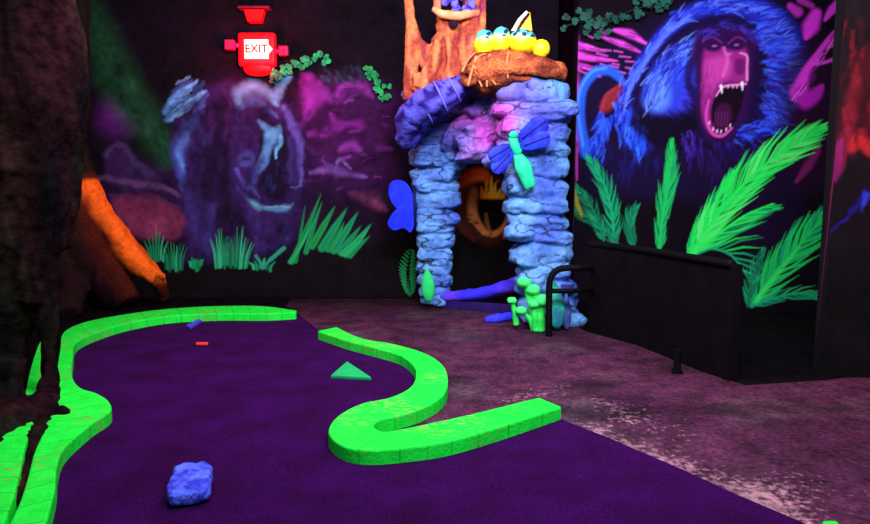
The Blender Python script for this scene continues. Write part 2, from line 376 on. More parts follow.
# fiery cave mouth seen through the arch
po([(454,200),(458,184),(472,174),(488,172),(504,180),(514,196),(514,222),(502,240),(488,246),(470,236),(456,222)], (58,22,12), 7)
st([(452,200),(457,187),(468,178),(482,175),(488,182)], [7,12,14,12,5], (240,92,28), .9)
st([(460,186),(472,179),(482,178)], [3,5,3], (255,140,60), .9, .7)
st([(458,204),(466,192),(476,188)], [6,8,4], (128,52,30), .9, .9)
st([(474,192),(472,206),(476,220),(484,232)], [8,9,8,6], (206,122,62), .9, .9)
st([(484,232),(494,234),(504,226),(508,214)], [5,6,5,4], (210,130,64), .9, .9)
st([(454,222),(462,228),(474,240)], [6,8,4], (78,34,26), .9, .8)
po([(480,200),(490,194),(504,196),(508,208),(502,224),(492,230),(482,222),(478,210)], (8,4,4), 4)
st([(486,214),(487,222),(490,232)], [3,4,3], (150,96,50), .8, .8)
for dx, hh in ((-6,10),(-2,16),(2,20),(5,14),(9,8),(13,5)): st([(489+dx,196),(489+dx*1.3,196-hh)], [6,.5], random.choice([(255,180,30),(255,210,50),(250,130,24)]), .7, .95, 0)
for k in range(40):
    t = random.uniform(0, 6.28); r = random.uniform(1.0,1.5); x = 492+15*r*math.cos(t); y = 212+20*r*math.sin(t)
    st([(x,y),(x+3*math.cos(t+.6),y+3*math.sin(t+.6))], 2, random.choice([(190,110,56),(90,44,22),(40,14,10),(216,120,50)]), .8, .6, 0)
# leaf scraps beside the pillar, mauve at the dark pillar gap
for k in range(14):
    x = random.uniform(566,575); y = random.uniform(120,230); st([(x,y),(x-6,y-9)], 2, (30,90,40), .8, .6, 0)
MUR = vmat('mural_paint', 0.9, grain=.10, gscale=90)
o = struct(mu.bake('wall_mural', MUR), 'black wall painted with a blue purple rhinoceros in grass'); o.name = 'wall_back_mural'

# ------------------------------------------------------------------ baboon mural
mb = Mural(YM, 572, -30, 892, 319, 1.0, (10, 3, 13))
st, po = mb.stroke, mb.poly
BL, BD, BW, PU, MG = (44,84,240), (22,30,140), (92,130,240), (56,16,120), (214,60,196)
po([(600,60),(700,0),(800,20),(800,120),(760,190),(600,190),(580,120)], (20,6,44), 26)
st([(575,38),(576,110),(576,150)], [8,9,7], (128,28,120), .9, .8)
for pts, w_, al in (([(573,44),(590,48),(606,52)],[7,5,1],.9),([(573,54),(592,58),(618,61)],[8,6,1],.9),([(573,66),(586,67),(604,72)],[7,5,1],.8),([(614,30),(630,34),(646,44)],[3,8,2],.9),([(600,36),(622,44),(640,52)],[2,6,2],.8),([(573,80),(578,92)],[8,4],.8),([(574,98),(577,112)],[7,3],.8),([(573,120),(576,140)],[8,5],.8),([(596,30),(606,33)],[2,4],.5),([(576,148),(577,180)],[4,2],.5)):
    st(pts, w_, (206,62,190), .8, al)
for k in range(50):
    x = random.uniform(573,640); y = random.uniform(30,74); st([(x,y),(x+random.uniform(6,14),y+random.uniform(1,4))], 1.4, random.choice([(226,90,210),(30,6,34),(30,6,34)]), .8, .6, 0)
# tail loop and back
st([(586,152),(581,130),(580,108),(583,88),(594,73),(608,70),(618,76),(624,84)], [11,10,9,9,10,9,8,4], (36,84,206), .7)
st([(583,146),(578,110),(581,88),(592,72),(606,68)], 3, (70,134,230), .8, .8)
po([(600,106),(610,92),(622,84),(620,100),(606,112)], (128,34,40), 6)
st([(601,112),(606,96),(616,88)], [3,4,2], (160,50,60), .9, .6)
mb.fur([(601,116),(600,136),(598,150)], 3, [(0,1),(0,1)], 16, 70, [BL,BD,(50,110,240)], 3)
mb.fur([(622,112),(632,130),(642,148)], 6, [(.3,1),(.1,1)], 13, 150, [BL,(30,70,220),BD,(60,120,240),(18,10,60)], 3)
mb.fur([(606,150),(630,165),(660,160)], 6, [(0,1),(0,1)], 16, 60, [(26,20,90),(16,10,50)], 3)
# mane: outer ring
ring = [(618,120),(626,94),(640,66),(658,40),(682,18),(712,6),(742,6),(766,16),(782,36),(789,60),(788,86),(781,108),(770,124)]
st(ring, [6,9,10,11,13,15,16,22,28,30,28,22,10], (30,40,176), 1.0)
nd = [(.1,-1),(.35,-.95),(.5,-.85),(.7,-.7),(.9,-.35),(1,-.1),(.95,-.5),(.8,-.7),(1,-.2),(1,.3),(.8,.7)]
mb.fur(ring, 3.2, nd, 11, 620, [BL,BW,(44,70,236),(54,40,190),(28,26,140),(96,124,250),(20,12,84)], 1.9, .5, .25)
st([(624,110),(632,84),(646,60),(664,36),(688,18)], [2,4,5,5,3], (96,124,250), .9, .55)
mb.fur([(756,30),(770,50),(772,80),(764,108)], 7, [(.9,-.5),(1,-.1),(.9,.5)], 13, 330, [(44,70,230),(70,110,250),(26,20,130),(70,50,200),(30,12,90),(54,90,246)], 2.0, .55, .25)
# dark gap between ring and cheek
st([(634,122),(637,104),(646,80),(662,56),(684,36),(708,24),(734,21),(754,28)], [8,6,6,6,7,8,8,5], (22,6,60), .9, .9)
st([(748,44),(757,80),(752,110),(740,132)], [14,18,16,10], (22,5,50), 1.0, .9)
# cheek
po([(644,104),(646,86),(658,66),(680,48),(698,44),(700,66),(692,90),(680,110),(660,114)], (42,58,196), 12)
po([(646,102),(650,88),(660,78),(668,86),(668,104),(656,110)], (92,136,214), 14)
mb.fur([(652,108),(654,84),(676,58),(696,46)], 6, [(.1,-1),(.5,-.85),(.85,-.5)], 14, 230, [(70,104,230),(50,80,226),(110,150,240),(36,44,180),(26,20,110)], 2.0, .5, .25)
mb.fur([(670,112),(686,102),(692,76)], 4, [(.7,.6),(.95,.1)], 10, 90, [(50,64,220),(60,40,180),(24,20,110)], 2.0, .55)
st([(702,44),(692,62),(688,80),(694,98),(700,114)], [14,9,7,8,12], (24,5,54), 1.0, .85)
po([(636,116),(664,116),(690,110),(700,128),(684,152),(656,146),(636,132)], (12,3,24), 10, .9)
# brow and face
po([(694,38),(714,26),(744,28),(756,42),(752,80),(746,120),(726,142),(704,138),(697,100)], (44,7,66), 10)
mb.fur([(700,36),(724,26),(752,34)], 3, [(.6,-.6),(1,0),(.8,.5)], 9, 60, [(64,44,170),(30,14,80),(50,30,130)], 2, .6)
po([(704,52),(714,46),(728,50),(742,46),(747,56),(747,80),(738,83),(725,83),(717,92),(712,108),(714,124),(720,134),(710,132),(703,118),(702,90)], (150,34,124), 7)
po([(706,62),(722,56),(731,62),(729,76),(716,84),(709,94),(705,80)], (196,62,156), 9, .85)
po([(704,46),(711,41),(720,45),(718,51),(708,51)], (44,8,66), 4); po([(729,45),(738,41),(745,45),(741,50),(732,50)], (44,8,66), 4)
st([(703,41),(712,37),(722,43)], 1.8, (110,36,120), 1.0, .7); st([(728,44),(737,37),(746,41)], 1.8, (110,36,120), 1.0, .7)
st([(713,46),(716,46)], 1.8, (190,90,170), .8, .7, 0); st([(735,45),(738,45)], 1.8, (190,90,170), .8, .7, 0)
st([(724,48),(726,54),(731,54)], [3,3,2], (214,96,176), 1.0, .7)
st([(727,54),(727,64),(723,76)], [3,4,3], (216,92,172), 1.0, .7)
st([(740,53),(747,56),(747,68),(747,80)], [1.5,2.2,2,2.5], (236,130,200), .8, .9)
po([(735,60),(744,60),(744,73),(736,74)], (92,14,84), 4, .8)
mb.fur([(708,64),(708,84),(706,110)], 3, [(0,1),(0,1)], 9, 40, [(110,20,96),(180,50,150)], 1.3, .5, .15)
# open mouth
po([(720,90),(730,85),(744,84),(743,100),(737,118),(728,131),(717,131),(711,120),(712,104)], (20,3,20), 3)
po([(717,108),(728,104),(732,116),(726,128),(716,127)], (66,14,62), 5, .8)
for k in range(5): st([(716+k*3,112),(715+k*3,126)], 1, (110,40,100), .8, .5, 0)
st([(709,100),(706,118),(712,133),(722,136),(732,128)], [2,2.4,3,3,2], (206,70,166), .8, .95)
st([(716,96),(723,87),(734,85),(746,84)], [1.5,2.2,2,2], (236,130,200), .8, .9)
st([(721,86),(722,93)], [3,1], (250,230,245), .5, .95, 0); st([(742,83),(742.5,90)], [3,1], (250,230,245), .5, .95, 0)
for x in (728,733,737): st([(x,85.5),(x,87.5)], 1.6, (230,180,220), .6, .8, 0)
for x, y in ((709,124),(713,130),(717,132),(721,132.5),(726,130.5),(730,126.5)): st([(x,y),(x+.3,y-2)], 1.5, (236,180,220), .6, .9, 0)
# chest
mb.fur([(738,136),(756,130),(778,126)], 4, [(.95,-.1),(1,-.3)], 12, 130, [(40,70,230),(60,100,240),(30,30,150),(20,10,80)], 2.2, .55)
mb.fur([(688,138),(700,156),(716,166)], 6, [(.3,1),(.1,1)], 13, 120, [(60,26,150),(44,18,110),(80,44,170),(24,8,60)], 2.2, .5, .2)
mb.fur([(724,146),(740,156),(754,148)], 6, [(.3,1),(.6,.6)], 12, 90, [(40,24,130),(30,12,90),(60,40,160)], 2.2, .5)
po([(786,60),(830,40),(843,120),(830,180),(790,190),(780,130)], (34,6,36), 24, .8)
po([(700,150),(760,150),(800,180),(790,240),(740,250),(700,200)], (22,5,36), 24, .8)
# magenta foliage at right
for pts, w_, c, al in (([(790,6),(798,12)],[6,9],(180,40,170),.8),([(816,14),(811,26),(806,38)],[10,15,4],(206,44,196),.95),([(842,0),(832,10),(825,20)],[8,8,3],(200,50,190),.95),
    ([(841,26),(830,38),(818,54),(806,72),(799,92)],[4,5,6,9,16],(208,50,196),.95),([(838,57),(826,62),(812,64)],[4,3,5],(210,60,196),.9),([(800,92),(806,100),(816,94),(822,86)],[12,16,12,4],(168,24,164),.95),
    ([(836,76),(835,94)],[7,6],(110,20,100),.8),([(836,90),(837,94)],[3,3],(190,60,180),.8),([(800,0),(812,6)],[6,5],(170,40,160),.7)):
    st(pts, w_, c, .8, al)
for k in range(40):
    t = random.random(); x = 841-42*t+random.gauss(0,2); y = 26+70*t; st([(x,y),(x-5,y+7)], 1.4, random.choice([(236,100,220),(120,20,120)]), .8, .6, 0)
st([(818,150),(808,166),(796,182)], [6,9,3], (120,24,90), .9, .8)
# magenta glow over the dark hill and blue rock
# foot
po([(560,262),(640,252),(700,262),(745,312),(780,318),(880,319),(880,330),(560,330)], (12,6,14), 8, 1, 0)
# palm fronds
GR, GT, GD, GY = (34,236,84), (20,168,104), (14,120,78), (90,250,110)
mb.frond([(614,246),(612,214),(604,184),(586,154)], 24, 26, GT, GD, .6, 1.9)
mb.frond([(618,244),(600,226),(580,212),(571,208)], 16, 14, GD, (60,110,50), .7, 1.7)
mb.frond([(604,240),(592,208),(573,184)], 15, 15, GD, GT, .7, 1.7)
mb.frond([(634,248),(630,226),(636,206)], 20, 12, GD, GT, .5, 2.0)
mb.frond([(659,250),(663,214),(669,180),(672,138)], 32, 26, (26,196,84), GT, .4, 2.0)
mb.frond([(688,254),(702,226),(718,200),(733,170)], 30, 20, GR, GT, .5, 2.0)
mb.frond([(690,252),(708,248),(732,256),(752,284)], 44, 15, GT, GR, .8, 2.0, sides=(-1,))
mb.frond([(690,256),(720,212),(756,172),(790,148),(826,126)], 54, 42, GR, GY, .5, 2.5)
mb.frond([(692,256),(716,236),(744,216),(772,204)], 52, 20, GR, GT, .45, 2.2, sides=(1,))
mb.frond([(752,306),(776,272),(802,242),(834,204)], 50, 32, (26,212,92), GT, .55, 2.4)
mb.frond([(752,306),(790,294),(820,296),(846,304)], 30, 13, GT, (40,190,110), .4, 2.0)
mb.frond([(748,306),(752,280),(764,248)], 20, 13, GD, GT, .6, 1.8)
for (a, b) in (((692,254),(760,186)),((700,240),(770,166)),((757,300),(800,246))): st([a, b], [6, 2], (60,246,96), 1.0, .6, 0)
st([(668,240),(668,220)], 3, (8,20,14), .8, .9, 0)
st([(573,186),(576,200),(582,216)], [2,5,2], (150,150,40), .8, .7)
o = struct(mb.bake('wall_mural', MUR, thick=.12), 'mural wall painted with a blue maned baboon baring its teeth above green palm fronds'); o.name = 'wall_baboon_mural'
wall('wall_side', (XM0+0.06, (YM+YB)/2+0.12, 2.35), (0.10, YB-YM-0.1, 4.7))

# ------------------------------------------------------------------ red wall at right
mr = Mural(YR, 826, -60, 1130, 384, 2.0, (16, 8, 12))
mr.x0 = XR0; mr.X = np.linspace(XR0, mr.x1, mr.nx)
st, po = mr.stroke, mr.poly
po([(852,60),(846,110),(832,160),(850,150),(880,150),(940,170),(1000,120),(1000,40),(900,20)], (50,7,14), 22, .9)
st([(858,70),(852,100),(848,130),(850,146)], [8,14,16,10], (92,14,24), .95, .8)
st([(852,146),(862,140),(876,150),(900,160)], [12,14,12,10], (150,28,30), .95, .85)
st([(850,120),(842,150),(836,172)], [8,12,6], (100,16,36), .95, .8)
st([(838,150),(832,176),(828,190)], [6,12,10], (120,24,84), .95, .8)
st([(828,232),(842,218),(858,206),(868,198),(884,206),(920,240)], [2,5,6,8,6,3], (28,18,110), .9, .9)
st([(866,200),(862,212)], [7,3], (50,60,190), .9, .8)
for k in range(120):
    x = random.uniform(832,1000); y = random.uniform(20,140); st([(x,y),(x+random.uniform(-4,4),y+12)], 4, random.choice([(110,14,24),(16,8,10),(60,10,16)]), 1, .4, 0)
po([(820,250),(1130,250),(1130,390),(820,390)], (11,8,10), 20, 1, 0)
mr.brush(1.5, .6, 2)
o = mr.bake('wall_mural', MUR, thick=.12); o.name = 'wall_right_mural'; struct(o, 'near black wall painted with red lava and a blue rock')
struct(MB().prism([Vector((XR0+.004,YR+.125,0)),Vector((XR0+.10,YR+.125,0)),Vector((5.6,YM+.02,0)),Vector((5.45,YM+.02,0))], (0,0,0), (0,0,4.7)).build('wall_end', BLACK, smooth=False))

# ------------------------------------------------------------------ ground: carpet and painted concrete
S_PAIRS = [((337,327),(318,331)),((362,338),(345,340)),((395,344),(376,348)),((425,353),(400,355)),((443,365),(413,365)),((448,380),(416,375)),((443,395),(410,387)),((422,408),(390,397)),((400,415),(362,403)),((381,419),(340,414)),((374,424),(329,427)),((376,428),(332,438)),((383,431),(347,447)),((395,430),(372,450)),((425,424),(410,447)),((480,412),(450,441)),((520,402),(500,427)),((538,397.5),(561,407))]
L_PAIRS = [((297,310.5),(296,312)),((262,306),(265,313.5)),((215,306),(218,313.5)),((165,309),(170,316)),((120,315),(128,323)),((85,322),(95,333)),((64,332),(76,343)),((60,350),(73,357)),((56,372),(72,375)),((50,393),(80,387)),((46,404),(97,393)),((46,412),(109,401)),((46,420),(110,411)),((42,434),(91,424)),((34,452),(65,447)),((28,475),(57,467)),((20,500),(55,490)),((6,530),(46,524)),((-14,580),(30,580))]
B_PAIRS = [((42,338),(45,340)),((37,348),(42,350)),((30,370),(42,374)),((24,395),(38,398)),((12,420),(34,420)),((-8,444),(26,444)),((-24,470),(20,472)),((-45,510),(10,508)),((-80,580),(-20,580))]
KH = 0.095
def kerb_mesh(pairs, h=KH, k=8):
    A = smooth_pts([F(*a, h) for a, b in pairs], k); B = smooth_pts([F(*b, h) for a, b in pairs], k)
    m = MB(); r = 0.012; n = len(A); vs = []
    for a, b in zip(A, B):
        d = (b-a).normalized(); dn = Vector((0, 0, -1))
        vs += [a+dn*h, a+dn*r, a+dn*r*.3+d*r*.3, a+d*r, b-d*r, b+dn*r*.3-d*r*.3, b+dn*r, b+dn*h]
    fs = [(i*8+j, i*8+(j+1) % 8, (i+1)*8+(j+1) % 8, (i+1)*8+j) for i in range(n-1) for j in range(8)]
    fs += [tuple(range(8)), tuple((n-1)*8+j for j in range(8))[::-1]]
    m.add(vs, fs); return m, A, B
def kerb_mat():
    m = mat('lime_kerb_paint', (22, 244, 62), 0.65, 0.2, 9, rgb2=(18, 222, 50), bump=.22, bscale=50)
    N = m.node_tree.nodes; L = m.node_tree.links; b = N['Principled BSDF']; src = b.inputs['Base Color'].links[0].from_socket
    g = N.new('ShaderNodeTexCoord')
    n1 = N.new('ShaderNodeTexNoise'); n1.inputs['Scale'].default_value = 1.6; n1.inputs['Detail'].default_value = 2
    n2 = N.new('ShaderNodeTexNoise'); n2.inputs['Scale'].default_value = 38; n2.inputs['Detail'].default_value = 4
    L.new(g.outputs['Object'], n1.inputs['Vector'])
    mp = N.new('ShaderNodeMapping'); mp.inputs['Scale'].default_value = (.5, 1.6, 1); L.new(g.outputs['Object'], mp.inputs['Vector']); L.new(mp.outputs[0], n2.inputs['Vector'])
    a1 = N.new('ShaderNodeMapRange'); a1.inputs['From Min'].default_value = .50; a1.inputs['From Max'].default_value = .62; L.new(n1.outputs['Fac'], a1.inputs['Value'])
    a2 = N.new('ShaderNodeMapRange'); a2.inputs['From Min'].default_value = .56; a2.inputs['From Max'].default_value = .62; L.new(n2.outputs['Fac'], a2.inputs['Value'])
    mu_ = N.new('ShaderNodeMath'); mu_.operation = 'MULTIPLY'; L.new(a1.outputs[0], mu_.inputs[0]); L.new(a2.outputs[0], mu_.inputs[1])
    m2 = N.new('ShaderNodeMath'); m2.operation = 'MULTIPLY'; m2.inputs[1].default_value = .75; L.new(mu_.outputs[0], m2.inputs[0])
    mx = N.new('ShaderNodeMix'); mx.data_type = 'RGBA'; L.new(m2.outputs[0], mx.inputs['Factor']); L.new(src, mx.inputs[6]); mx.inputs[7].default_value = (*lin((150, 66, 84)), 1)
    # brick joints along the run
    uv = N.new('ShaderNodeUVMap'); sx = N.new('ShaderNodeSeparateXYZ'); L.new(uv.outputs[0], sx.inputs[0])
    fr = N.new('ShaderNodeMath'); fr.operation = 'FRACT'; L.new(sx.outputs[0], fr.inputs[0])
    lt = N.new('ShaderNodeMath'); lt.operation = 'LESS_THAN'; lt.inputs[1].default_value = .05; L.new(fr.outputs[0], lt.inputs[0])
    l2 = N.new('ShaderNodeMath'); l2.operation = 'MULTIPLY'; l2.inputs[1].default_value = .45; L.new(lt.outputs[0], l2.inputs[0])
    m3 = N.new('ShaderNodeMix'); m3.data_type = 'RGBA'; L.new(l2.outputs[0], m3.inputs['Factor']); L.new(mx.outputs[2], m3.inputs[6]); m3.inputs[7].default_value = (*lin((10, 130, 30)), 1)
    L.new(m3.outputs[2], b.inputs['Base Color']); return m
KM = kerb_mat()
def kerb(pairs, label, brick=0.2):
    m, A, B = kerb_mesh(pairs); o = m.build('kerb', KM, smooth=False, fix=False)
    me = o.data; uvl = me.uv_layers.new(name='UVMap'); s = [0]
    for i in range(1, len(A)): s.append(s[-1]+((A[i]+B[i])/2-(A[i-1]+B[i-1])/2).length)
    for lp in me.loops: uvl.data[lp.index].uv = (s[lp.vertex_index//8]/brick, (lp.vertex_index % 8)/8)
    bm = bmesh.new(); bm.from_mesh(me); bmesh.ops.recalc_face_normals(bm, faces=bm.faces); bm.to_mesh(me); bm.free()
    tag(o, label, 'kerb'); return A, B
SA, SB = kerb(S_PAIRS, 'S-shaped lime green brick kerb in the middle of the carpet')
LA, LB = kerb(L_PAIRS, 'long lime green kerb curving round the left and back edge of the carpet')
kerb(B_PAIRS, 'lime green kerb strip half hidden behind the near tree trunk')
kerb([((822,521),(838,521)),((828,540),(846,538)),((838,565),(862,560))], 'lime green kerb end at the bottom right corner of the carpet edge')

def slab(name, poly, z, m, sub=None):
    mbx = MB().prism([Vector((p.x, p.y, 0)) for p in poly], (0, 0, 0.0005), (0, 0, z)); return mbx.build(name, m, smooth=False)
edge = [F(562,410,0)] + [F(*p, 0) for p in ((608,439),(645,455),(682,471),(738,497),(790,519),(850,545),(930,580),(1100,660))]
carp = [Vector((p.x, p.y, 0)) for p in [lerp(a, b, .5) for a, b in zip(LA, LB)]][::-1]   # from near to far tip
carp = [Vector((-1.5, 0.6, 0)), Vector((-1.6, 1.9, 0))] + [p for p in carp if p.y > 2.4] + [F(300,316,0)]
carp += [Vector((lerp(a, b, .5).x, lerp(a, b, .5).y, 0)) for a, b in zip(SA, SB)] + edge[1:] + [Vector((2.4, 0.6, 0))]
carp_m = mat('purple_turf', (60, 13, 84), 0.95, .3, 3, rgb2=(50, 10, 62), bump=.8, bscale=220, spec=.02)
def grainy(m, amt=.5, sc=160):
    N = m.node_tree.nodes; L = m.node_tree.links; b = N['Principled BSDF']; src = b.inputs['Base Color'].links[0].from_socket
    g = N.new('ShaderNodeTexCoord'); n = N.new('ShaderNodeTexNoise'); n.inputs['Scale'].default_value = sc; n.inputs['Detail'].default_value = 2; L.new(g.outputs['Object'], n.inputs['Vector'])
    r = N.new('ShaderNodeMapRange'); r.inputs['From Min'].default_value = .3; r.inputs['From Max'].default_value = .7; r.inputs['To Min'].default_value = 1-amt; r.inputs['To Max'].default_value = 1+amt; L.new(n.outputs['Fac'], r.inputs['Value'])
    v = N.new('ShaderNodeVectorMath'); v.operation = 'SCALE'; L.new(src, v.inputs[0]); L.new(r.outputs[0], v.inputs['Scale']); L.new(v.outputs[0], b.inputs['Base Color'])
grainy(carp_m, .45, 140)
o = slab('carpet', carp, 0.010, carp_m); struct(o, 'dark purple turf playing surface')

# painted concrete: grid with worn flecks along the turf edge
poly = [F(300,316,0)] + [lerp(a, b, .5) for a, b in zip(SA, SB)] + edge[1:] + [Vector((4.9, .4, 0)), F(1100,384), F(870,375,0), F(826,381,0), F(745,386,0), F(700,372,0), F(640,347,0), F(586,332,0), F(560,318,0), F(520,305,0), Vector((F(420,300,0).x, 9.05, 0)), Vector((F(290,300,0).x, 9.05, 0)), F(286,306,0)]
conc = vmat('painted_concrete', .85, bump=.5, bscale=25, grain=.28, gscale=34)
mbx = MB().prism([Vector((p.x, p.y, 0)) for p in poly], (0, 0, 0.0005), (0, 0, 0.006))
o = mbx.build('concrete_path', conc, smooth=False)
bm = bmesh.new(); bm.from_mesh(o.data)
bmesh.ops.triangulate(bm, faces=bm.faces[:])
for _ in range(9):
    long = [e for e in bm.edges if e.calc_length() > 0.07 and max(v.co.z for v in e.verts) > .003]
    if not long: break
    bmesh.ops.subdivide_edges(bm, edges=long, cuts=1); bmesh.ops.triangulate(bm, faces=[f for f in bm.faces if len(f.verts) > 3])
bm.to_mesh(o.data); bm.free()
E2 = [(p.x, p.y) for p in [SB[-1]]+edge]
def edist(x, y):
    d = 9
    for (ax, ay), (bx, by) in zip(E2[:-1], E2[1:]):
        dx, dy = bx-ax, by-ay; t = max(0, min(1, ((x-ax)*dx+(y-ay)*dy)/(dx*dx+dy*dy+1e-9))); d = min(d, math.hypot(x-ax-t*dx, y-ay-t*dy))
    return d
cA, cB, cG, cK, cR = lin((82,40,64)), lin((56,25,48)), lin((84,66,76)), lin((26,14,22)), lin((66,20,38))
def concp(p, n):
    a = .5+.9*NZ(p, 1.1, 3); c = cA*(1-a)+cB*a
    g = max(0, min(1, (NZ(p, 1.7, 40)-.12)*3)); c = c*(1-.6*g)+cG*.6*g
    k = max(0, min(1, (NZ((p[0], p[1]*2.2, 0), 1.3, 80)-.16)*4)); c = c*(1-.55*k)+cK*.55*k
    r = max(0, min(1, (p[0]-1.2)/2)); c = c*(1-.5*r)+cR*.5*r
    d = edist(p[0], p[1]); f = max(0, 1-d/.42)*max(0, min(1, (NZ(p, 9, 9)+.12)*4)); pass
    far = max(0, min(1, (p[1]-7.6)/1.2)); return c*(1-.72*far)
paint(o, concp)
at = o.data.attributes.new('worn', 'FLOAT', 'POINT')
for i, v in enumerate(o.data.vertices): at.data[i].value = max(0, 1-edist(v.co.x, v.co.y)/.75)*max(.15, min(1, .5+1.6*NZ(v.co, 1.8, 9)))+.22*max(0, NZ(v.co, 1.2, 70))
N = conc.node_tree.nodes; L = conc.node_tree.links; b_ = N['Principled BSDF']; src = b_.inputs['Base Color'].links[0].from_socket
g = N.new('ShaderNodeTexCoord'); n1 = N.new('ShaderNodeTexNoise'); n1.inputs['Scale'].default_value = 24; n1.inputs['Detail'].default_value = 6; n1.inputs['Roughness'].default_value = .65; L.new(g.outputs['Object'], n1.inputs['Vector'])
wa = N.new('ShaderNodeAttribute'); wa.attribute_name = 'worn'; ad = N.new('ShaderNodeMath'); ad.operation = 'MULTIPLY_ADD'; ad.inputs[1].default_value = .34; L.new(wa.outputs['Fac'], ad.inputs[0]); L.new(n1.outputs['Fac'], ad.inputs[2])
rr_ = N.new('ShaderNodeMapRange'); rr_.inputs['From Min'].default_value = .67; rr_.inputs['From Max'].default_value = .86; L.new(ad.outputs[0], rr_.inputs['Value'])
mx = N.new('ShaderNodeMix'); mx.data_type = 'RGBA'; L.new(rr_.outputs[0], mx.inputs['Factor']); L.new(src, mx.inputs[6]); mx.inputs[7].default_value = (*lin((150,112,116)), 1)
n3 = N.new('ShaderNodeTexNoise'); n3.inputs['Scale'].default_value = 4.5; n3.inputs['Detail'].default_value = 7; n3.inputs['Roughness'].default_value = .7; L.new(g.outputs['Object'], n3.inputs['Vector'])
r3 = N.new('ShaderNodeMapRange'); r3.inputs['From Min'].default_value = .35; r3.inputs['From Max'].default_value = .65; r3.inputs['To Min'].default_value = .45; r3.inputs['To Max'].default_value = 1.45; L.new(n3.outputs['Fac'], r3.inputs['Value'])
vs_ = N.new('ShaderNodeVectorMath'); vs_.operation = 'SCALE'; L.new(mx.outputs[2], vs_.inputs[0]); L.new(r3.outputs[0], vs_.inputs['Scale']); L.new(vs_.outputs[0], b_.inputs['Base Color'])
struct(o, 'worn painted concrete walkway')

# ------------------------------------------------------------------ small obstacles on the carpet
def obstacle(name, poly_px, base, h, m, label, cat, bev, wob=0.0):
    pts = [F(u, v, base+h) for u, v in poly_px]; b = MB().prism([Vector((p.x, p.y, 0)) for p in pts], (0, 0, base), (0, 0, base+h)); o = b.build(name, m, bevel=bev, angle=50); tag(o, label, cat); return o
blue = mat('blue_foam', (92,116,246), .85, .5, 14, rgb2=(46,52,190), bump=1.0, bscale=28)
c0 = F(190,477,.09); c0.z = 0.055
b = MB(); yaw = Matrix.Rotation(math.radians(16), 3, 'Z')
b.ball(c0, (.098,.175,.045), yaw, .42, 32, 20, .10, 2.2)
for dx, dy in ((-.03,.10),(.01,-.11),(.04,.03)): b.ball(c0+yaw@Vector((dx,dy,.012)), (.068,.05,.045), yaw, .6, 16, 10, .1)
o = b.build('foam_rock', blue); remesh(o, .006, lambda p: .005*NZ(p, 22)+.006*NZ(p, 9), 3); tag(o, 'pale blue lumpy brick shaped rock on the carpet near the camera', 'obstacle')
grn = mat('wedge_paint', (20,176,92), .7, .2, 10)
obstacle('wedge_block', [(347,361),(371,377),(331,375)], .0105, .03, grn, 'flat green triangular block on the carpet beside the S-shaped kerb', 'obstacle', .006)
bl2 = mat('small_block_paint', (74,74,214), .7, .3, 12)
obstacle('small_block', [(186,325),(199,318.5),(202,320),(190,327.5)], .0105, .03, bl2, 'small narrow blue block on the far carpet by the back kerb', 'obstacle', .006)
red = mat('orange_strip_paint', (226,62,40), .7, .3, 12)
obstacle('flat_strip', [(196,342),(208,342),(208,344.3),(196,344.3)], .0105, .008, red, 'tiny orange red strip lying on the carpet below the small blue block', 'marker', .002)

# ------------------------------------------------------------------ rock arch
b = MB()
RX = [(334,518,579),(300,514,578),(285,518,575),(270,513,572),(250,509,570),(225,507,568),(200,505,567),(180,503,567),(160,500,568),(140,494,569),(120,490,569),(100,494,566),(84,500,560)]
LX = [(306,419,451),(280,417,452),(250,417,456),(220,415,457),(190,413,460),(165,411,464),(145,409,466),(128,407,470),(112,405,476),(98,408,484),(84,420,486)]
def ext(tab, v):
    t = sorted(tab); vs = [a[0] for a in t]; return np.interp(v, vs, [a[1] for a in t]), np.interp(v, vs, [a[2] for a in t])
YRP, YLP = 7.4, 8.45
def layers(tab, Y, v0, v1, step, dep, seed):
    random.seed(seed); v = v0
    while v > v1:
        l, r = ext(tab, v); h = step*random.uniform(.75, 1.35)
        c = P((l+r)/2+random.uniform(-1.5, 1.5), v-h/2, Y); hw = (r-l)/2*S(Y)*random.uniform(.93, 1.04)
        R = Matrix.Rotation(random.uniform(-.13, .13), 3, 'Y') @ Matrix.Rotation(random.uniform(-.5, .5), 3, 'Z') @ Matrix.Rotation(random.uniform(-.08, .08), 3, 'X')
        c.z = max(c.z, h*S(Y)*.45)
        b.ball(c, (hw, hw*dep, h*S(Y)*.64), R, .62, 36, 14, .14, 1.8)
        # a shoulder lump on the front of the layer
        for _ in range(1):
            cx = random.uniform(l+6, r-6); cc = P(cx, v-h*random.uniform(.2, .8), Y-hw*dep*.72)
            cc.z = max(cc.z, .06)
            b.ball(cc, (random.uniform(.3, .55)*hw, hw*.30, h*S(Y)*random.uniform(.38, .6)), R, .75, 18, 9, .2, 2)
        v -= h
layers(RX, YRP, 331, 86, 17, .78, 5)
layers(LX, YLP, 305, 86, 11.5, .8, 8)
